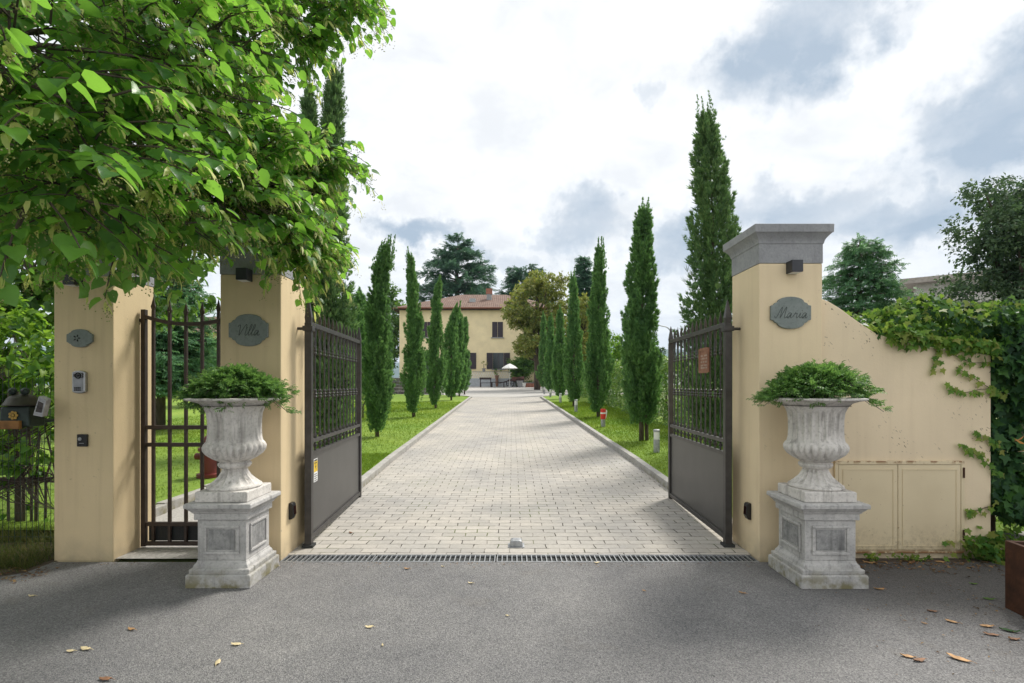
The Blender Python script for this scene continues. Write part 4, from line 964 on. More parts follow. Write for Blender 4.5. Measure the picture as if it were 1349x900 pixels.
def leafbox(name, label, cat, x0, x1, y0, y1, z0, z1, n, size, mat, seed, tmpl=T_OVAL, lw=.5, wob=.12, loc=None, faces=('x0', 'x1', 'y0', 'y1', 'top'), stems=True, slope=True):
    """clipped hedge: leaves spread through the outer layer of a long box, over dark twigs"""
    rng = np.random.default_rng(seed); r = thing(name, label, cat, ((x0 + x1) / 2, (y0 + y1) / 2, 0)); cx, cy = (x0 + x1) / 2, (y0 + y1) / 2
    ar = {'x0': (y1 - y0) * (z1 - z0), 'x1': (y1 - y0) * (z1 - z0), 'y0': (x1 - x0) * (z1 - z0), 'y1': (x1 - x0) * (z1 - z0), 'top': (x1 - x0) * (y1 - y0)}
    tot = sum(ar[f] for f in faces); C = []; N = []
    for f in faces:
        k = int(n * ar[f] / tot); u, v = rng.uniform(0, 1, k), rng.uniform(0, 1, k); dp = rng.uniform(-.02, .22, k) ** 1.0
        X = x0 + (x1 - x0) * u; Y = y0 + (y1 - y0) * (u if f[0] == 'x' else v); Z = z0 + (z1 - z0) * v
        w = wob * (np.sin(Y * 2.1 + Z * 3 + X * 1.7 + seed) * .5 + np.sin(Y * 5.3 + X * 4.4 - Z * 4.7) * .35 + np.sin(Z * 9 + Y * 8 + X * 9) * .25)
        if f == 'x0': P = np.stack([x0 + dp + w, Y, Z], 1); nn = (-1, 0, .35)
        elif f == 'x1': P = np.stack([x1 - dp + w, Y, Z], 1); nn = (1, 0, .35)
        elif f == 'y0': P = np.stack([X, y0 + dp + w, Z], 1); nn = (0, -1, .35)
        elif f == 'y1': P = np.stack([X, y1 - dp + w, Z], 1); nn = (0, 1, .35)
        else: P = np.stack([X, Y, z1 - dp + w], 1); nn = (0, 0, 1)
        C.append(P); N.append(np.tile(nn, (k, 1)))
    C = np.concatenate(C); N = np.concatenate(N).astype(float); k = len(C)
    if slope: C[:, 2] += np.array([zs(y) for y in C[:, 1]])
    D = nrm(np.array((0, 0, -.45)) + rng.normal(0, .6, (k, 3)) + N * .35); NN = nrm(N + rng.normal(0, .45, (k, 3)))
    L = rng.uniform(.65, 1.3, k) * size
    leaf_mesh('foliage', mat, [(tmpl, C - np.array((cx, cy, 0)), D, NN, L, L * lw)], r)
    if stems:
        m = MB(); ns = int(max(x1 - x0, y1 - y0) / .35) + 1
        for i in range(ns):
            px, py = (rng.uniform(x0 + .2, x1 - .2) if x1 - x0 > .5 else cx), rng.uniform(y0 + .1, y1 - .1); zb = zs(py) if slope else 0
            m.tube([(px - cx, py - cy, zb - .05), (px - cx + rng.normal(0, .08), py - cy, zb + (z1 - 0) * .5), (px - cx + rng.normal(0, .15), py - cy + rng.normal(0, .1), zb + z1 * .92)], [.03, .022, .008], 5)
        m.build('stems', M['bark'], r, smooth=True)
    return r
# ---- ivy over the wall and down its far end
rng = np.random.default_rng(41)
iv = thing('ivy', 'thick dark ivy tumbling over the right end of the wall', 'ivy', (4.3, 4.75, 0))
def ivy_set(n, fn, size, nrmv, spread=.5):
    P = []; 
    while len(P) < n:
        p = fn()
        if p is not None: P.append(p)
    P = np.array(P); N_ = nrm(np.array(nrmv) + rng.normal(0, spread, (n, 3))); D_ = nrm(np.array((0, 0, -.75)) + rng.normal(0, .45, (n, 3)) + np.array((.0, -.15, 0)))
    L_ = rng.uniform(.6, 1.35, n) * size
    return P - np.array((4.3, 4.75, 0)), D_, N_, L_
def wtop(x): return np.interp(x, [p[0] for p in top], [p[1] for p in top])
def hump(x): return np.interp(x, [2.9, 3.2, 3.6, 4.0, 4.6, 5.5, 8], [2.02, 2.16, 2.24, 2.25, 2.22, 2.22, 2.22]) + .05 * math.sin(x * 7) + .03 * math.sin(x * 17)
def f_top():
    x = rng.uniform(2.95, 8); y = rng.uniform(4.42, 5.4); h = hump(x) - .9 * max(0, 4.62 - y) - .35 * max(0, y - 4.95)
    zlo = wtop(min(x, 4.176)) - (.0 if x > 3.3 else -.02); z = h - rng.exponential(.07)
    return (x, y, z) if z > zlo - .03 else None
def f_front():    # hanging face right of the wall end
    x = rng.uniform(4.19, 6.4); z = rng.uniform(.32 + .12 * math.sin(x * 5) + .35 * max(0, x - 5), 2.16); bulge = .10 * math.sin(x * 4 + z * 3) + .07 * math.sin(z * 9 + x * 2)
    y = 4.42 + bulge + abs(rng.normal(0, .09)) - .06
    if x < 4.3: y += .05
    return (x, y, z)
def f_lip():      # fringe over the front edge of the wall
    x = rng.uniform(3.15, 4.19); z = wtop(x) + .10 - rng.exponential(.05) - .02 * math.sin(x * 9)
    return (x, 4.43 - rng.uniform(0, .05), z) if z > wtop(x) - .05 - .05 * math.sin(x * 6.3) and x > 3.25 else None
s1 = ivy_set(4800, f_top, .070, (0, -.35, .9)); s2 = ivy_set(5200, f_front, .080, (-.15, -1, .3), .35); s3 = ivy_set(420, f_lip, .060, (0, -1, .4)); s5 = ivy_set(3500, f_front, .085, (-.15, -1, .3), .5); s5[0][:, 1] += .16
leaf_mesh('foliage', M['ivy'], [(T_IVY, *s1, s1[3] * .95), (T_IVY, *s2, s2[3] * .95), (T_IVY, *s5, s5[3])], iv)
s4 = ivy_set(4200, f_top, .055, (0, -.5, .8)); s4[0][:, 2] += .035
fr = [(( 4.24, 1.42), (4.02, 1.56), (3.86, 1.66)), ((4.26, 1.44), (4.10, 1.47), (3.92, 1.44), (3.80, 1.50)), ((4.25, 1.72), (4.0, 1.70), (3.78, 1.80)), ((4.24, .98), (4.12, 1.04), (4.02, 1.10)), ((4.24, .72), (4.08, .86), (3.98, .93), (3.90, .99)), ((4.24, .48), (4.05, .42), (3.94, .40)), ((4.22, .20), (4.08, .12), (3.96, .13)), ((3.72, 1.86), (3.70, 1.74), (3.66, 1.64)), ((3.02, 1.90), (2.94, 1.92), (2.86, 1.93))][:8]
vines = MB(); P = []; DD = []
for pth in fr:
    q = catmull([(x, 4.448, z) for x, z in pth], 8); vines.tube([(a - 4.3, b - 4.75, c) for a, b, c in q], .003, 4)
    for p in q[::2]:
        for _ in range(2):
            P.append(np.array(p) + rng.normal(0, .016, 3) * (1, .2, 1) - np.array((4.3, 4.765, 0))); DD.append(np.array((rng.normal(-.3, .5), -.1, -.6)))
P = np.array(P); P[:, 1] = np.minimum(P[:, 1], -.31 + 0 * P[:, 1]); N_ = nrm(np.array((0, -1, .25)) + rng.normal(0, .25, (len(P), 3))); L_ = rng.uniform(.035, .065, len(P))
leaf_mesh('young_shoots', M['ivy_new'], [(T_IVY, *s4, s4[3] * .95), (T_IVY, *s3, s3[3] * .95), (T_IVY, P, np.array(DD), N_, L_, L_ * .95)], iv)
for i in range(16):
    x = rng.uniform(4.3, 6.3); vines.tube([(x - 4.3, .25 - .2, .0), (x - 4.3 + rng.normal(0, .1), .02, 1), (x - 4.3 + rng.normal(0, .1), 0, 2.1)], [.02, .014, .008], 5)
vines.build('stems', M['bark'], iv, smooth=True)
# low ivy and weeds at the foot of the wall
wd = thing('ground_ivy', 'low green ivy and weeds spilling from the foot of the wall end', 'weeds', (4.1, 4.4, 0))
n = 260; P = np.stack([rng.normal(.12, .17, n), rng.normal(0, .06, n), np.abs(rng.normal(.08, .08, n))], 1); P[:, 1] = np.where(P[:, 0] < .09, np.minimum(P[:, 1], .03), P[:, 1]); L_ = rng.uniform(.045, .085, n)
leaf_mesh('foliage', M['ivy_new'], [(T_IVY, P, nrm(rng.normal(0, .7, (n, 3)) + (0, -.2, -.3)), nrm(np.array((0, -.5, .8)) + rng.normal(0, .3, (n, 3))), L_, L_)], wd)
for lab, x, sp, nn in (('tiny green weed under the meter cabinet, right of the urn pedestal', 3.08, .05, 26), ('green weed tuft under the middle of the meter cabinet doors', 3.42, .09, 46)):
    r = thing('weed', lab, 'weed', (x, 4.39, 0)); P = np.stack([rng.normal(0, sp, nn), rng.normal(0, .02, nn), np.abs(rng.normal(.02, .015, nn))], 1); L_ = rng.uniform(.02, .05, nn)
    leaf_mesh('foliage', M['ivy_new'], [(T_OVAL, P, nrm(rng.normal(0, .7, (nn, 3)) + (0, -.2, .3)), nrm(np.array((0, -.5, .8)) + rng.normal(0, .4, (nn, 3))), L_, L_ * .7)], r)
bz = leafbox('low_bush', 'bright yellow green low bush behind the rusty planter, under the ivy', 'bush', 4.5, 6.2, 5.0, 5.7, 0.02, .40, 1500, .05, M['ivy_new'], 44, lw=.55, wob=.1)

# ---- hedges and trees of the background
leafbox('laurel_hedge', 'long clipped laurel hedge along the right lawn', 'hedge', 4.25, 5.3, 10.9, 33, .05, 1.98, 26000, .12, M['laurel'], 45, lw=.42, wob=.14, faces=('x0', 'top', 'y0'))
rngT = np.random.default_rng(50)
tree('bushy_tree', 'yellow green bushy tree behind the laurel hedge, right of the second right cypress', 5.6, 25, .55, 3.9, [((rngT.normal(0, .5), rngT.normal(0, .5), rngT.uniform(1.2, 3.4)), (.7, .7, .6)) for _ in range(12)], .15, .5, 900, M['hedge'], M['bark'], 51, tr=.08)
# hazel hedge behind the wire fence, on bare stems
hz = tree('hazel_hedge', 'leafy hazel hedge on many thin stems behind the wire mesh fence', -5.1, 5.3, 0, 2.2, [((rngT.uniform(-1.3, 1.05), rngT.uniform(-.35, .5), rngT.uniform(1.0, 2.2)), (.42, .36, .34)) for _ in range(30)] + [((rngT.uniform(-1.0, .9), rngT.uniform(-.2, .3), rngT.uniform(.25, .9)), (.25, .22, .22)) for _ in range(11)], .075, .75, 1500, M['hedge'], M['bark'], 52, cat='hedge', tr=.014, tmpl=T_HEART, stems=16)
tree('dark_shade_tree', 'dark leafy tree filling the space behind the fence under the linden', -6.2, 6.6, 0, 4.2, [((rngT.uniform(-2.2, 1.5), rngT.uniform(-.5, .9), rngT.uniform(2.3, 4.2)), (.75, .6, .5)) for _ in range(24)], .11, .8, 900, M['broad'], M['bark'], 53, tr=.030, tmpl=T_HEART, stems=1)
# cedar on the left lawn, seen through the garden gate
cedar('cedar_tree', 'green cedar with drooping boughs on the left lawn, seen through the narrow garden gate', -9.35, 13.6, lawnz(13.6), 5.6, 1.75, 1.0, 13, 9, lambda k: (1.05 - k) ** .8 + .05, 54, M['cedar_g'], tr=.13, droop=.16, leaf=.20, dens=85)
# trees left of the drive in the back
tree('round_tree', 'dark round tree behind the open left gate leaf', -10.6, 36, .9, 8.0, round_lobes(rngT, 2.2, 6.6, 1.2, 22), .30, .6, 330, M['oak'], M['bark'], 55)
cypress('conifer', 'bluish green slender conifer left of the first cypress', -8.9, 30, .7, 6.2, 1.15, .2, 56, M['cypress'], (0, 0), .6, cat='conifer', n_pl=120, per=22, spr=(.22, .36))
cypress('conifer', 'dark narrow conifer behind the open left gate leaf, close to the round tree', -11.6, 31, .7, 5.6, 1.2, .2, 57, M['cypress'], (0, 0), .5, cat='conifer', n_pl=120, per=22, spr=(.22, .36))
tree('tall_tree', 'tall light green tree just left of the villa', -16.2, 67, 1.6, 14.6, round_lobes(rngT, 2.5, 12.0, 2.2, 26), .34, .6, 330, M['broad'], M['bark'], 58)
tree('dark_tree', 'dark evergreen tree behind the first left cypress', -13.0, 44, 1.1, 6.8, round_lobes(rngT, 1.5, 6.2, .4, 16), .30, .5, 330, M['oak'], M['bark'], 59)
tree('shrub', 'pale leafy shrub against the far stone wall on the left lawn', -9.5, 36, .85, 1.7, round_lobes(rngT, 1.0, 1.5, .2, 8, .45), .16, .5, 500, M['laurel'], M['bark'], 60, cat='shrub', tr=.04)
tree('shrub', 'small flowering shrub beside the end post of the left gate leaf', -4.95, 17, lawnz(17), 1.5, round_lobes(rngT, .5, 1.3, .1, 7, .45), .09, .5, 900, M['laurel'], M['bark'], 61, cat='shrub', tr=.03)
# cedars beyond the villa
umb = lambda k: min(1, .35 + k * 1.2) * (1 - max(0, k - .6) / .4 * .75)
cedar('cedar_tree', 'great dark cedar with layered flat boughs rising behind the villa roof', -8.9, 84, 1.6, 23.8, 7.6, 11.0, 7, 8, lambda k: .62 + .38 * math.sin(min(1, k * 1.2 + .15) * PI) - .35 * max(0, k - .72) / .28, 62, M['cedar'], tr=.75, droop=.05, leaf=.80, dens=20, plate=.24)
cedar('cedar_tree', 'second lower cedar behind the villa roof, right of the chimney', 2.4, 88, 1.6, 20.0, 6.6, 9, 8, 8, lambda k: 1.0 - .55 * k, 63, M['cedar'], tr=.6, droop=.06, leaf=.8, dens=18, plate=.24)
# magnolia in front of the villa
tree('magnolia_tree', 'large yellowing magnolia in front of the right side of the villa', 2.1, 46, 1.05, 10.6, [((max(-2.1, min(2.3, rngT.normal(0, 1.5) * (1 - .35 * abs(h - .45)))), rngT.normal(0, 1.2), 3.6 + h * 6.4), (.95, .9, .75)) for h in rngT.uniform(.0, 1, 44)] + [((x, .2, z), (.8, .7, .6)) for x, z in ((1.2, 2.4), (1.9, 1.5), (2.2, 2.9), (.9, 3.3))], .30, .45, 520, M['magnolia'], M['bark'], 64, tr=.2, stems=2)
tree('round_bush', 'dark green clipped bush at the foot of the magnolia', 1.25, 55.7, 1.36, 4.2, round_lobes(rngT, 1.3, 4.1, .0, 14, .5), .22, .5, 700, M['broad'], M['bark'], 65, cat='bush', tr=.06)
cedar('conifer', 'dark tapering conifer behind the right cypress row', 7.7, 55, 1.4, 14.0, 2.2, 1.0, 20, 8, lambda k: (1.02 - k) ** .75 + .05, 66, M['cedar'], tr=.25, cat='conifer', droop=.12, leaf=.62, dens=32)
tree('garden_tree', 'mixed yellow green tree between the third and fourth right cypress', 6.1, 44, 1.1, 8.6, round_lobes(rngT, 1.7, 7.6, .8, 20), .28, .5, 420, M['magnolia'], M['bark'], 67)
tree('shrub', 'dark green shrub at the far end of the right lawn', 4.6, 37, .85, 2.4, round_lobes(rngT, .95, 2.3, .05, 9, .5), .17, .5, 600, M['laurel'], M['bark'], 68, cat='shrub', tr=.05)
# right background
cedar('cedar_tree', 'green cedar with drooping boughs rising behind the curved garden wall', 11.9, 17.5, .35, 6.15, 2.45, 1.6, 12, 8, lambda k: (1.04 - k) ** .62 + .02, 70, M['cedar_g'], tr=.18, droop=.17, leaf=.20, dens=62)
tree('oak_tree', 'big dark oak tree at the right edge of the view beyond the ivy', 14.3, 14.2, .28, 7.2, [((max(-1.35, min(2.2, rngT.normal(.2, 1.0))), max(-1.1, min(1.1, rngT.normal(0, .7))), h), (.62, .6, .5)) for h in rngT.uniform(1.4, 6.9, 92)] + [((-.85, 0, 5.6), (.40, .4, .28)), ((-.6, 0, 6.1), (.40, .4, .28)), ((-1.25, 0, 4.15), (.36, .4, .24)), ((-1.3, 0, 3.45), (.34, .3, .18)), ((-1.0, .2, 4.9), (.4, .4, .3)), ((.3, 0, 6.7), (.5, .5, .35)), ((1.2, 0, 6.3), (.7, .6, .5))], .105, .6, 1750, M['oak'], M['bark'], 71, tr=.2)
tree('shrub', 'dark shrub mass beyond the ivy, under the oak', 10.4, 12.6, .2, 3.3, round_lobes(rngT, 1.7, 3.2, .0, 16, .42), .12, .5, 900, M['oak'], M['bark'], 72, cat='shrub', tr=.05)

# ---- grass: blades on the nearer lawn, tall tufts on the verge
def blades(label, name, n, xr, yr, h, w, mat, zf, seed, avoid=None):
    rng = np.random.default_rng(seed); y = yr[0] + (yr[1] - yr[0]) * rng.uniform(0, 1, n) ** 1.7; x = rng.uniform(0, 1, n)
    x = np.array([xr(yy)[0] for yy in y]) + x * np.array([xr(yy)[1] - xr(yy)[0] for yy in y])
    C = np.stack([x, y, np.array([zf(yy) for yy in y])], 1); D = nrm(np.array((0, 0, 1)) + rng.normal(0, .45, (n, 3))); L = rng.uniform(.5, 1.4, n) * h * np.clip(.6 + y / 14, .8, 2.2)
    o = leaf_mesh(name, mat, [(T_BLADE, C, D, rnd_dir(n, rng), L, np.clip(w * y / 9, w * .7, w * 3))], None, smooth=False)
    return tag(o, label, 'grass', kind='stuff')
blades('mown green lawn grass along the left of the driveway', 'lawn_blades', 60000, lambda y: (max(XL(y) - 6, -9 if y > 9.6 else -2.95), XL(y) - .13), (5.0, 26), .030, .009, M['blades'], lambda y: zs(y) + .083, 81)
blades('mown green lawn grass along the right of the driveway', 'lawn_blades', 50000, lambda y: (XR(y) + .13, 4.5), (4.97, 26), .030, .009, M['blades'], lambda y: zs(y) + .083, 82)
blades('mown green grass seen through the narrow garden gate', 'lawn_blades', 40000, lambda y: (-11 if y > 7 else -8, -4.2 - .02 * y), (5.0, 22), .030, .009, M['blades'], lambda y: zs(y) + .083, 83)
blades('tall rough grass and weeds along the foot of the wire fence', 'verge_grass', 7000, lambda y: (-6.5, -3.96), (4.2, 4.8), .13, .007, M['rough_grass'], lambda y: -.01, 84)
blades('rough grass where the fenced lawn begins, behind the wire fence', 'verge_grass', 6000, lambda y: (-11, -3.98), (4.86, 5.12), .14, .008, M['rough_grass'], lambda y: .02, 86)
blades('short grass fringe where the verge meets the asphalt', 'verge_grass', 5000, lambda y: (-6.2, -3.95 - max(0, 4.12 - y) * 1.3), (3.75, 4.3), .045, .006, M['rough_grass'], lambda y: -.01, 85)

# ------------------------------------------------------------------ the villa
VY = 58.0; VZ = 1.40
vl = thing('villa', 'cream two storey villa with tiled hip roof and brown shutters behind the yard', 'villa', (0, VY, VZ))
vx0, vx1, vd, ve = -12.75, 5.6, 13.0, 8.62
MB().box(vx0, vx1, 0, vd, -.3, ve).build('wall', M['cream'], vl)
MB().box(vx0 - .03, vx1 + .03, -.03, vd + .03, -.3, .55).build('base_course', M['greystone'], vl)
ov = .75
MB().box(vx0 - ov + .1, vx1 + ov - .1, -ov + .1, vd + ov - .1, ve + .003, ve + .12).build('soffit', simple('dark_eave', (.06, .035, .03), .8), vl)
MB().tube([(vx0 - ov, -ov, ve + .16), (vx1 + ov, -ov, ve + .16)], .09, 8).tube([(vx0 - ov, -ov, ve + .16), (vx0 - ov, vd + ov, ve + .16)], .09, 8).build('gutter', simple('copper_gutter', (.19, .075, .045), .5, .4), vl)
rh = 2.75; e = ve + .17
rf = MB().add([(vx0 - ov, -ov, e), (vx1 + ov, -ov, e), (vx1 + ov, vd + ov, e), (vx0 - ov, vd + ov, e), (vx0 + 6.4, vd / 2, e + rh), (vx1 - 6.4, vd / 2, e + rh)],
              [(0, 1, 5, 4), (1, 2, 5), (2, 3, 4, 5), (3, 0, 4), (3, 2, 1, 0)]).build('roof', M['tiles'], vl)
MB().box(-3.05, -2.45, 3.4, 4.0, e + .8, e + 2.3).build('chimney', M['greystone'], rf)
MB().box(-3.12, -2.38, 3.33, 4.07, e + 2.301, e + 2.95).build('chimney_pot', M['brick'], rf)
MB().box(-5.0, -4.3, 2.2, 2.8, e + .3, e + 1.55).build('vent_box', M['galv'], rf)
MB().tube([(vx0 + 2.4, -.09, .0), (vx0 + 2.4, -.09, ve + .1)], .05, 8).build('downpipe', M['brick'], vl)
def window(x, z, w, h, opened=False):
    f = MB().box(x - w / 2 - .1, x + w / 2 + .1, -.035, .0, z, z + .0 + h + .1).build('window', M['cream'], vl)
    MB().box(x - w / 2 - .14, x + w / 2 + .14, -.12, -.001, z - .10, z - .002).build('sill', M['greystone'], f)
    if opened:
        MB().box(x - w / 2, x + w / 2, -.05, -.036, z + .02, z + h).build('pane', simple('window_glass', (.035, .045, .05), .08), f)
        m = MB().box(x - .03, x + .03, -.06, -.0505, z + .02, z + h); m.build('mullion', M['shutter'], f)
    for s_ in (-1, 1):
        if opened: a, b_ = (x - w - .1, x - w / 2 - .02) if s_ < 0 else (x + w / 2 + .02, x + w + .1)
        else: a, b_ = (x - w / 2, x - .02) if s_ < 0 else (x + .02, x + w / 2)
        m = MB().box(a, b_, -.075, -.0365 if not opened else -.001, z + .02, z + h)
        sh = m.build('shutter', M['shutter'], f)
        m = MB()
        for k in range(int(h / .12)): m.box(a + .06, b_ - .06, -.088, -.0755, z + .06 + k * .12, z + .13 + k * .12)
        m.build('louvre', M['shutter'], sh)
up = 5.55; lo = 1.95
for px, z, h, op in ((563, up, 1.75, False), (610, up, 1.75, False), (655.5, up, 1.75, False), (700, up, 1.75, False), (656.5, lo, 1.85, True), (612, lo, 1.85, True), (563, lo, 1.85, True), (705, lo, 1.85, True)):
    window((px - 674.5) * VY / F, z, 1.22, h, op)

# yard wall with lattice top, pots, benches, cart, parasol
yz = lambda y: zs(y) + .01
yw = thing('yard_wall', 'pale blue grey yard wall with pierced lattice top below the villa', 'wall', (-2.4, 56.6, yz(56.6)))
MB().box(-3.0, 2.9, -.1, .1, -.05, .88).build('wall_base', simple('pale_blue_plaster', (.40, .43, .46), .9), yw)
m = MB()
for i in range(24):
    for j in range(3): 
        x = -2.85 + i * .245 + (.06 if j % 2 else -.06); z = .885 + j * .23
        m.add([(x - .10, -.06, z), (x - .04, -.06, z), (x + .10, -.06, z + .22), (x + .04, -.06, z + .22), (x - .10, .06, z), (x - .04, .06, z), (x + .10, .06, z + .22), (x + .04, .06, z + .22)], [(0, 1, 2, 3), (7, 6, 5, 4), (0, 4, 5, 1), (1, 5, 6, 2), (2, 6, 7, 3), (3, 7, 4, 0)])
        m.add([(x + .04, -.055, z), (x + .10, -.055, z), (x - .04, -.055, z + .22), (x - .10, -.055, z + .22), (x + .04, .065, z), (x + .10, .065, z), (x - .04, .065, z + .22), (x - .10, .065, z + .22)], [(0, 1, 2, 3), (7, 6, 5, 4), (0, 4, 5, 1), (1, 5, 6, 2), (2, 6, 7, 3), (3, 7, 4, 0)])
m.build('lattice', M['white'], yw); MB().box(-3.0, 2.9, -.12, .12, 1.585, 1.66).build('coping', M['kerb'], yw)
for px, lab, big in ((637, 'bare twiggy shrub in a pot standing on the yard wall', 0), (654.5, 'round clipped shrub in a tall pot before the lattice wall', 1)):
    x = (px - 674.5) * 56 / F; zb = yz(56) + (1.66 if not big else .0); yy = 56.6 if not big else 56.2
    r = thing('potted_shrub', lab, 'potted plant', (x, yy, zb)); hp = .35 if not big else 1.25
    MB().lathe([(.10, 0), (.18, hp * .3), (.14, hp * .6), (.24, hp), (.20, hp)], 14).build('pot', M['greystone'] if not big else simple('terracotta', (.22, .12, .08), .9), r, smooth='auto')
    rg = np.random.default_rng(90 + px if isinstance(px, int) else 91); C, D, N, L = clump_leaves(rg, [((0, 0, hp + .45), (.42, .4, .36)), ((.2, 0, hp + .6), (.3, .3, .25))], 700 if big else 380, .12)
    leaf_mesh('foliage', M['broad'] if big else M['magnolia'], [(T_OVAL, C, D, N, L, L * .5)], r); MB().tube([(0, 0, hp - .1), (0, 0, hp + .5)], .03, 6).build('stem', M['bark'], r)
wood = simple('dark_wood', (.055, .040, .040), .8, 0, .3, 4)
bx_, by_ = at(640, 509, 54)[0], 54.0
r = thing('garden_bench', 'dark wooden garden seat with a back, left end of the yard furniture', 'bench', (bx_, by_, yz(by_)), .15)
MB().box(-.62, .62, -.25, .25, .42, .48).build('seat', wood, r); MB().box(-.65, .62, .22, .28, .80, 1.02).build('backrest', wood, r)
for x in (-.55, .55):
    MB().box(x - .045, x + .045, .22, .279, 0, .80).build('leg', wood, r); MB().box(x - .045, x + .045, -.25, -.17, 0, .42).build('leg', wood, r)
r = thing('low_table', 'long low dark wooden table between the garden seat and the cart', 'table', (at(657, 509, 54)[0], 53.9, yz(54)))
MB().box(-.9, .9, -.3, .3, .48, .55).build('table_top', wood, r)
for x in (-.7, .55):
    for y in (-.22, .2): MB().box(x - .05, x + .05, y - .04, y + .04, 0, .48).build('leg', wood, r)
r = thing('hand_cart', 'old dark wooden hand cart with spoked wheels full of pots', 'cart', (at(679, 509, 54)[0], 54.4, yz(54)))
rb = simple('red_brown_wood', (.14, .07, .06), .85, 0, .3, 4)
MB().box(-.85, .85, -.4, .4, .62, .70).build('cart_bed', rb, r); MB().prism([(-.85, .70), (.85, .70), (.95, 1.15), (-.2, 1.0)], -.42, -.36).build('side_board', rb, r); MB().prism([(-.85, .70), (.85, .70), (.95, 1.15), (-.2, 1.0)], .36, .42).build('side_board', rb, r)
MB().tube([(-.85, 0, .66), (-1.5, 0, .45), (-1.7, 0, .42)], .05, 6).build('handle', wood, r)
for x, q in ((-.55, .40), (.45, .45)):
    for y in (-.48, .48):
        wl = MB(); wl.tube([(x + q * math.cos(a), y, q + q * math.sin(a)) for a in [k * PI / 10 for k in range(21)]], .035, 6)
        for k in range(8): wl.tube([(x, y, q), (x + q * math.cos(k * PI / 4), y, q + q * math.sin(k * PI / 4))], .02, 5)
        wl.build('wheel', wood, r)
for lab, px, s_, mt in (('tall grey pot in front of the hand cart', 685, .38, M['greystone']), ('small pale pot beside the tall grey pot', 690, .26, M['white']), ('dark red pot standing in the hand cart', 677.5, .22, M['brick'])):
    z = yz(54) if px > 680 else yz(54) + .70
    r = thing('flower_pot', lab, 'pot', (at(px, 509, 53.6)[0], 53.6 if px > 680 else 54.4, z))
    MB().lathe([(s_ * .6, 0), (s_ * .85, s_ * 1.3), (s_ * .92, s_ * 1.5), (s_ * .95, s_ * 1.75), (s_ * .8, s_ * 1.75)], 16).build('pot', mt, r, smooth='auto')
    MB().lathe([(s_ * .95, s_ * 1.62), (s_ * 1.02, s_ * 1.64), (s_ * 1.02, s_ * 1.78), (s_ * .93, s_ * 1.78)], 16, cap=False).build('rim', mt, r)
r = thing('garden_parasol', 'white open garden parasol beside the hand cart', 'parasol', (at(671.5, 509, 53.2)[0], 53.2, yz(53.2)))
r.scale = (.76, .76, .97)
MB().lathe([(1.0, 1.98), (1.1, 2.05), (.85, 2.22), (.5, 2.38), (.2, 2.5), (.01, 2.55)], 8, cap=False).build('canopy', M['white'], r); MB().tube([(0, 0, 0), (0, 0, 2.54)], .03, 8).build('pole', M['white'], r); MB().lathe([(.28, 0), (.28, .08), (.06, .14)], 14).build('base', M['greystone'], r)
r = thing('brick_planter', 'low brick planter bed at the foot of the magnolia', 'planter', (at(702, 509, 54)[0], 54, yz(54)))
MB().box(-.85, .85, -.3, .3, 0, .42).build('brick_wall', M['brick'], r); MB().box(-.88, .88, -.33, .33, .421, .47).build('coping', M['kerb'], r); MB().box(-.75, .75, -.22, .22, .4705, .50).build('potting_soil', M['soil'], r)

# ------------------------------------------------------------------ bollard lights along the right kerb
BG = 'bollard lights along the right of the drive'
blab = ('grey bollard light nearest the open right gate leaf', 'bollard light wrapped in red and white tape', 'bollard light in front of the third right cypress', 'bollard light in front of the fourth right cypress', 'small bollard light at the start of the kerb bend', 'farthest bollard light at the bend of the right kerb')
pr = thing('bollard_light', blab[0], 'bollard light', (0, 0, 0), 0, BG)
MB().lathe([(.052, -.02), (.052, .20)], 18).build('post', M['galv'], pr, smooth='auto')
MB().lathe([(.048, .2005), (.048, .315)], 18).build('lens', simple('frosted_lens', (.72, .71, .68), .4), pr, smooth='auto'); MB().lathe([(.055, .3155), (.055, .345), (.045, .352)], 18).build('lid', M['galv'], pr, smooth='auto')
for i, (px, d_) in enumerate(((865, 9.75), (794.5, 14.3), (758.8, 19.5), (738.3, 25.2), (725, 31), (717, 36))):
    o = pr if i == 0 else copy_tree(pr); o['label'] = blab[i]; z = lawnz(d_) - .0; o.location = ((px - 674.5) * d_ / F, d_, z); sc = 1.35 if i else 1.25; o.scale = (sc * .9, sc * .9, sc)
    if i == 1:
        m = MB(); m.lathe([(.058, .16), (.062, .25), (.058, .37)], 18).build('red_tape', simple('red_tape', (.62, .035, .02), .4), o)
        MB().add([(.062, -.02, .36), (.09, -.04, .33), (.075, -.03, .20), (.06, -.01, .17), (.066, -.075, .35), (.04, -.068, .18), (.064, -.073, .36), (.042, -.07, .17)], [(0, 1, 2, 3), (6, 4, 5, 7)]).lathe([(.0625, .27), (.063, .30)], 18, cap=False).build('white_tape', M['white'], o)

# ------------------------------------------------------------------ left verge: wire fence, mailbox
fg = simple('green_wire', (.018, .035, .022), .5)
r = thing('wire_fence', 'dark green welded wire mesh fence left of the gate pillars', 'fence', (-3.95, 4.72, 0))
m = MB()
for i in range(52): m.tube([(-.03 - i * .055, 0, .02), (-.03 - i * .055, 0, 1.66)], .0021, 4)
for zc in (.10, .32, .54, .76, .98, 1.20, 1.42, 1.60): m.tube([(0, .005, zc), (-.7, .02, zc), (-1.4, .005, zc), (-2.9, .005, zc)], .0023, 4)
m.build('mesh_panel', fg, r)
for x in (-1.45,): MB().box(x - .03, x + .03, .01, .06, -.05, 1.72).build('post', fg, r)
mx, my, mz = -3.93 - .19, 4.30, 1.155
r = thing('mailbox', 'dark green frog shaped metal mailbox with a yellow flower, on the wire fence', 'mailbox', (mx, my, mz), .12); r.scale = (.86, .86, .86)
gm = simple('weathered_green_metal', (.030, .045, .040), .5, .4, .4, 9, .2)
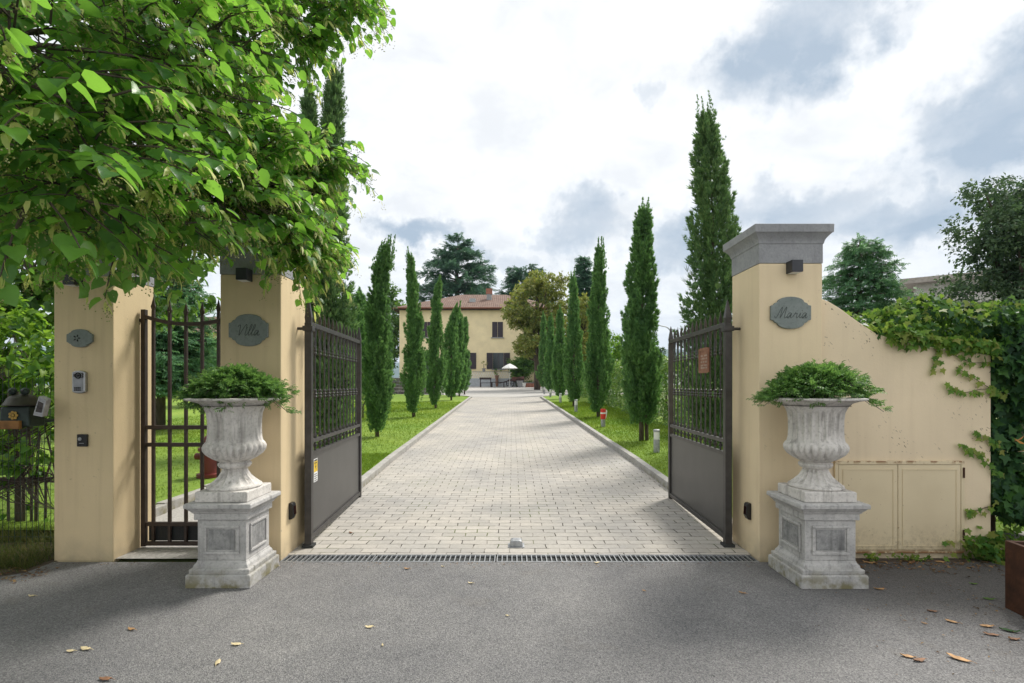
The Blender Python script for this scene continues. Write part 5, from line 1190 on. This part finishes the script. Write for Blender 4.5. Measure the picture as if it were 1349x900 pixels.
MB().frustum([(0, -.135, .135, -.09, .12), (.20, -.125, .125, -.085, .12)]).build('box', gm, r, bevel=.02)
MB().lathe([(.150, .205), (.150, .215), (.135, .235), (.12, .27), (.095, .30), (.05, .32), (.002, .325)], 20, c=(0, .015, 0), cap=True).build('domed_lid', simple('brown_green_metal', (.050, .046, .034), .5, .4, .4, 9, .2), r, smooth=True)
for x in (-.055, .055):
    ey = MB().ball((x, -.03, .345), .036, 12, 8).build('eye', gm, r, smooth=True); MB().ball((x, -.058, .350), .014, 8, 6).build('pupil', M['black'], ey, smooth=True)
m = MB()
for k in range(7):
    a = k * 2 * PI / 7; m.ball((.0 + .030 * math.cos(a), -.096, .115 + .030 * math.sin(a)), .012, 8, 5, (1.2, .4, 1.2))
m.ball((0, -.098, .115), .014, 8, 5, (1, .5, 1)); m.build('flower', simple('ochre_paint', (.42, .26, .05), .6), r)
MB().box(-.30, .075, -.13, -.092, -.015, .065).build('wooden_ledge', simple('orange_wood', (.25, .115, .03), .7, 0, .4, 9), r, bevel=.006)
MB().box(-.02, .02, .12, .40, .02, .05).build('bracket', gm, r)
r = thing('folded_newspaper', 'folded newspaper stuck beside the frog mailbox', 'newspaper', (-3.88 - .03, 4.25, 1.33), .2)
pp = MB().prism([(-.035, -.075), (.03, -.085), (.055, .06), (.0, .085)], -.03, .03).build('paper', simple('newsprint', (.42, .42, .44), .9, 0, .3, 30), r); pp.rotation_euler = (.1, .1, 0)
MB().prism([(-.018, -.045), (.026, -.05), (.036, .03), (.0, .045)], -.0325, -.0308).build('photo', simple('dark_print', (.07, .06, .06), .8, 0, .5, 40), pp)

# ------------------------------------------------------------------ things seen through the garden gate
r = thing('fire_hydrant', 'dark red garden hydrant half hidden behind the left urn', 'hydrant', at(276, 620, 7.6)[:2] + (zs(7.6) + .085,))
rd_ = simple('dull_red_paint', (.16, .028, .022), .5)
MB().lathe([(.17, 0), (.17, .05), (.125, .06), (.125, .38), (.15, .39), (.15, .43), (.09, .46), (.085, .56), (.05, .61), (.001, .62)], 20).build('barrel', rd_, r, smooth='auto')
for s_ in (-1, 1): MB().tube([(s_ * .12, 0, .30), (s_ * .2, 0, .30)], .05, 12).build('outlet', rd_, r)
r = thing('small_villa', 'ochre country house with tiled roof far behind the narrow garden gate', 'house', (-21.5, 36, .8))
MB().box(-5, 3, 0, 7, -.2, 4.4).build('wall', M['cream'], r); MB().add([(-5.6, -.6, 4.4), (3.6, -.6, 4.4), (3.6, 7.6, 4.4), (-5.6, 7.6, 4.4), (-5.6, 3.5, 6.0), (3.6, 3.5, 6.0)], [(0, 1, 5, 4), (2, 3, 4, 5), (1, 2, 5), (3, 0, 4), (3, 2, 1, 0)]).build('roof', M['tiles'], r)
for x in (-3, 0, 1.8): MB().box(x - .45, x + .45, -.06, -.001, 1.5, 2.9).build('shutter', M['shutter'], r)
tree('leafy_tree', 'light leafy tree in front of the ochre house behind the narrow gate', -14.2, 23, .5, 3.6, round_lobes(rngT, 1.9, 3.2, .5, 18, .36), .17, .5, 420, M['laurel'], M['bark'], 95, tr=.1)
tree('hedge_bush', 'dark green boundary bushes at the far end of the left lawn', -17.5, 30, .7, 2.6, [((x, rngT.normal(0, .4), rngT.uniform(.6, 2.0)), (1.3, .8, .9)) for x in np.linspace(-7, 9, 18)], .24, .5, 300, M['broad'], M['bark'], 96, cat='hedge', tr=.05)
r = thing('stone_wall', 'low rough stone wall across the far left lawn', 'wall', (-9.2, 37.2, zs(37)))
st = stone('rubble', (.14, .13, .115), (.30, .28, .25), (.07, .065, .06), .5, sc=.5)
rw = np.random.default_rng(97); 
m = MB()
for row in range(5):
    x = -4.0
    while x < 3.0:
        wd_ = rw.uniform(.3, .6); m.box(x, x + wd_ - .02, rw.uniform(-.03, .03), .5, row * .24, row * .24 + .225); x += wd_
m.build('stones', st, r, bevel=.03)
# street lamp and roofs to the right, beyond the hedge
lx, ly, lz = at(884, 508, 34); lz = zs(34)
r = thing('street_lamp', 'thin curved arm street lamp beyond the laurel hedge', 'street lamp', (lx, ly, lz))
q = [(0, 0, 0), (0, 0, 3.2), (0, 0, 4.15)] + [(-.55 + .55 * math.cos(a), 0, 4.15 + .5 * math.sin(a)) for a in (.4, .8, 1.2, 1.57)] + [(-1.1, 0, 4.78)]
MB().tube(q, [.06, .05, .045, .04, .04, .035, .035, .03], 8).build('pole', M['galv'], r, smooth=True); MB().box(-1.55, -1.05, -.10, .10, 4.73, 4.81).build('lamp_head', M['galv'], r, bevel=.02)
for lab, px, d_, w_, h_, mat_ in (('low farm building with a red roof beyond the hedge, by the street lamp', 885, 120, 9, 6.2, M['tiles']), ('little white house beyond the hedge, just left of the farm roof', 842, 190, 10, 8.5, M['tiles'])):
    x, y, _ = at(px, 508, d_); r = thing('far_house', lab, 'house', (x, y, 1.6))
    MB().box(-w_ / 2, w_ / 2, 0, 6, -.2, h_ * .72).build('wall', M['white'], r); o_ = .5
    MB().add([(-w_ / 2 - o_, -o_, h_ * .72), (w_ / 2 + o_, -o_, h_ * .72), (w_ / 2 + o_, 6 + o_, h_ * .72), (-w_ / 2 - o_, 6 + o_, h_ * .72), (-w_ / 2 - o_, 3, h_), (w_ / 2 + o_, 3, h_)], [(0, 1, 5, 4), (2, 3, 4, 5), (1, 2, 5), (3, 0, 4), (3, 2, 1, 0)]).build('roof', mat_, r)
    for k in (-.25, .25): MB().box(w_ * k - .5, w_ * k + .5, -.05, -.001, h_ * .3, h_ * .55).build('window', M['shutter'], r)
r = thing('neighbour_house', 'white neighbouring house with grey eaves between the cedar and the oak on the right', 'house', (25.0, 30, .5), -.62); r.scale = (1, 1, 1.04)
MB().box(-3.5, 12, 0, 9, -.5, 5.4).build('wall', simple('offwhite_wall', (.62, .61, .57), .9), r)
MB().box(-4.4, 12.8, -.9, 9.8, 5.401, 5.75).build('roof_slab', simple('grey_eave', (.48, .46, .44), .9), r)
MB().box(-1, 12, .9, 8, 5.751, 6.9).build('attic', simple('attic_wall', (.48, .46, .43), .9), r); MB().box(-1.8, 12.6, .2, 8.8, 6.901, 7.2).build('attic_roof', simple('brown_roof', (.34, .30, .28), .9), r)
for x in (-1.5, 2.5, 6): 
    f = MB().box(x - .7, x + .7, -.06, -.001, 2.4, 4.4).build('window', M['white'], r); MB().box(x - .6, x + .6, -.075, -.0605, 2.5, 4.3).build('pane', M['lampbox'], f)
# dark conifer seen just above the red roof
tree('roadside_tree', 'dark little tree right of the first right cypress, beyond the hedge', *at(868, 508, 60)[:2], 1.5, 5.0, round_lobes(rngT, .9, 4.6, .2, 10, .4), .3, .5, 300, M['oak'], M['bark'], 98)

# rusty planter at the right edge
r = thing('corten_planter', 'rusty dark corten steel planter at the right edge of the asphalt', 'planter', (3.33, 3.46, 0), -.10)
m = MB(); hgt = .455
m.box(0, .03, -.95, 0, 0, hgt).box(.0302, .9, -.03, 0, 0, hgt).box(.0302, .9, -.95, -.92, 0, hgt).box(.9002, .93, -.95, 0, 0, hgt); m.build('box', M['corten'], r, bevel=.004)
MB().box(.0304, .8998, -.9198, -.0302, .05, .40).build('potting_soil', M['soil'], r)
r = thing('planter_shrub', 'thin reddish twigged shrub in the rusty planter', 'shrub', (3.55, 3.2, .40)); rg = np.random.default_rng(99); m = MB(); C = []
for i in range(16):
    a = rg.uniform(0, 2 * PI); p = [np.array((0, 0, 0.)), np.array((.10 * math.cos(a), .10 * math.sin(a), .35)), np.array((.26 * math.cos(a), .26 * math.sin(a), rg.uniform(.5, .85)))]
    m.tube([tuple(x) for x in p], [.008, .005, .002], 5, cap=False)
    for u in rg.uniform(.5, 1, 9): C.append(p[1] + (p[2] - p[1]) * u + rg.normal(0, .02, 3))
C = np.array(C); leaf_mesh('foliage', leafmat('reddish_leaf', [(.14, .05, .03), (.25, .11, .05), (.10, .12, .04)], (.4, .2, .06), .35), [(T_OVAL, C, nrm(rg.normal(0, 1, C.shape) + (0, 0, .3)), rnd_dir(len(C), rg), .07, .018)], r); m.build('twigs', M['bark'], r, smooth=True)

# ------------------------------------------------------------------ fallen leaves on the asphalt
def fallen(label, px, py, size, kind, ang, lw=.42, group=None):
    d_ = 1.5 * F / (py - 508); x = (px - 674.5) * d_ / F; rg = np.random.default_rng(int(px * 7 + py))
    m = MB(); n = 6; vs = []
    for i in range(n + 1):
        u = i / n; w = lw * size * math.sin(PI * min(1, u * .92 + .04)) * (.5 if u < .5 else .5); z = .004 + .007 * size / .07 * (u - .5) ** 2 * 4 * rg.uniform(.3, 1.2)
        for k in (-1, 0, 1): vs.append((w * k, (u - .5) * size, z + (abs(k) * rg.uniform(.001, .007))))
    fs = []
    for i in range(n):
        for k in (0, 1): a = i * 3 + k; fs.append((a, a + 1, a + 4, a + 3))
    m.add(vs, fs); m.tube([(0, -.5 * size, .012), (.004, -.72 * size, .006)], .0012, 4)
    o = m.build('fallen_leaf', M[kind], smooth=True, loc=(x, d_, 0 if d_ < 4.35 else zs(d_) + .004)); o.rotation_euler = (0, 0, ang); sol = o.modifiers.new('thick', 'SOLIDIFY'); sol.thickness = .0008
    return tag(o, label, 'leaf', group or 'fallen leaves on the asphalt')
LV = [('pale curled leaf at the lower left, larger of a touching pair', 113, 856, .075, 'deadpale', 1.3), ('small pale leaf at the lower left, smaller of a touching pair', 93, 859, .05, 'deadpale', 1.5), ('tan leaf lying in the tree shade left of the pedestals', 173, 830, .06, 'dead', 1.2), ('pale leaf under the wire fence verge, on the asphalt', 42, 786, .06, 'deadpale', 1.4),
      ('narrow pale leaf below the left pedestal', 311, 850, .06, 'deadpale', 1.5), ('upright pale leaf near the bottom edge, left of centre', 287, 874, .06, 'deadpale', .2), ('brown leaf cut by the bottom edge of the view, lower left', 139, 896, .075, 'deadbrown', 1.4), ('pale round leaf right of the left pedestal', 366, 742 + 4, .035, 'deadpale', .9),
      ('orange brown leaf on the asphalt before the drain, left part', 536, 750, .05, 'dead', 1.4), ('tiny pale leaf right of the orange brown one before the drain', 583, 747, .03, 'deadpale', 1.0), ('cream leaf on the asphalt below the gate stop, to its left', 620, 769, .045, 'deadpale', 1.2), ('pale leaf lying against the right part of the drain', 786, 742, .05, 'deadpale', 1.5),
      ('small cream leaf in the open asphalt left of centre', 486, 827, .055, 'deadpale', 1.5), ('brown leaf just in front of the right pillar, by the drain', 978, 782, .05, 'dead', .9), ('orange leaf beside the right pedestal', 1158, 777, .07, 'dead', 1.35), ('long tan leaf at the lower right, alone', 1263, 869, .105, 'dead', .75),
      ('brown curled leaf in the lower right litter, leftmost', 1196, 866, .07, 'dead', 1.1), ('dark curled leaf touching the leftmost litter leaf', 1211, 871, .075, 'deadbrown', 1.7), ('small orange leaf north of the lone long leaf', 1217, 822, .03, 'dead', .4), ('curled leaf pair member above the small orange leaf', 1228, 806, .06, 'deadbrown', 1.3), ('light brown leaf right of the curled pair', 1254, 820, .07, 'dead', .8),
      ('yellow brown leaf in the litter before the rusty planter', 1300, 826, .075, 'dead', 1.4), ('dark leaf in the litter before the rusty planter', 1306, 837, .08, 'deadbrown', 1.2), ('greenish leaf in the litter before the rusty planter', 1330, 832, .095, 'ivy', 1.0), ('broken brown leaf nearest the rusty planter foot', 1336, 843, .07, 'deadbrown', 1.6), ('green leaf lying on the asphalt left of the rusty planter', 1303, 790, .075, 'laurel', 1.35), ('small yellow green leaf between the wall and the planter', 1282, 770, .05, 'laurel', 1.2),
      ('brown leaf under the left end of the meter cabinet', 1145, 742, .09, 'dead', 1.2), ('brown leaf under the middle of the meter cabinet', 1200, 741, .07, 'deadbrown', 1.4), ('pale leaf under the middle of the meter cabinet', 1213, 739, .06, 'deadpale', 1.7), ('orange leaf under the right end of the meter cabinet', 1238, 741, .08, 'dead', 1.45), ('dry leaf on the pavers behind the left end of the drain', 462, 704, .06, 'deadbrown', .8),
      ('tiny tan leaf on the asphalt, right of the open centre', 848, 779, .03, 'dead', .5), ('small pale leaf near the bottom edge, right of centre', 668, 812, .025, 'deadpale', 1.2), ('speck of pale leaf left of the lone cream leaf', 504, 851, .025, 'deadpale', .3)]
for lab, px, py, s_, k, a in LV: fallen(lab, px, py, s_, k, a)
# crumbs of leaf litter gathered along the wall foot, the drain and the verge: too many to count
rg = np.random.default_rng(123)
def crumbs(label, n, fx, fy, mat, L0, L1):
    x = fx(n); y = fy(n); C = np.stack([x, y, np.full(n, .004) + rg.uniform(0, .006, n)], 1); a = rg.uniform(0, 6.28, n); D = np.stack([np.cos(a), np.sin(a), rg.normal(0, .1, n)], 1)
    o = leaf_mesh('leaf_litter', mat, [(T_OVAL, C, D, nrm(np.array((0, 0, 1)) + rg.normal(0, .25, (n, 3))), rg.uniform(L0, L1, n), rg.uniform(L0, L1, n) * .45)]); tag(o, label, 'litter', kind='stuff')
lit = leafmat('leaf_litter', [(.10, .055, .03), (.22, .12, .06), (.34, .22, .11), (.07, .05, .035)], (.2, .1, .05), .1, .8, .2)
crumbs('brown crumbs of leaf litter along the foot of the right wall', 420, lambda n: rg.uniform(2.7, 5.2, n), lambda n: 4.36 - np.abs(rg.normal(0, .12, n)), lit, .012, .05)
crumbs('scattered leaf crumbs on the asphalt by the rusty planter', 200, lambda n: rg.normal(3.0, .5, n).clip(1.8, 3.28), lambda n: rg.normal(3.2, .45, n).clip(2.3, 4.3), lit, .008, .03)
crumbs('leaf crumbs lying along the drain and pillar feet', 260, lambda n: rg.uniform(-3.9, 2.7, n), lambda n: 4.33 - np.abs(rg.normal(0, .06, n)), lit, .008, .022)
crumbs('dry litter along the verge edge by the wire fence', 300, lambda n: rg.uniform(-5.2, -3.7, n), lambda n: 4.05 + rg.normal(0, .10, n), lit, .015, .05)
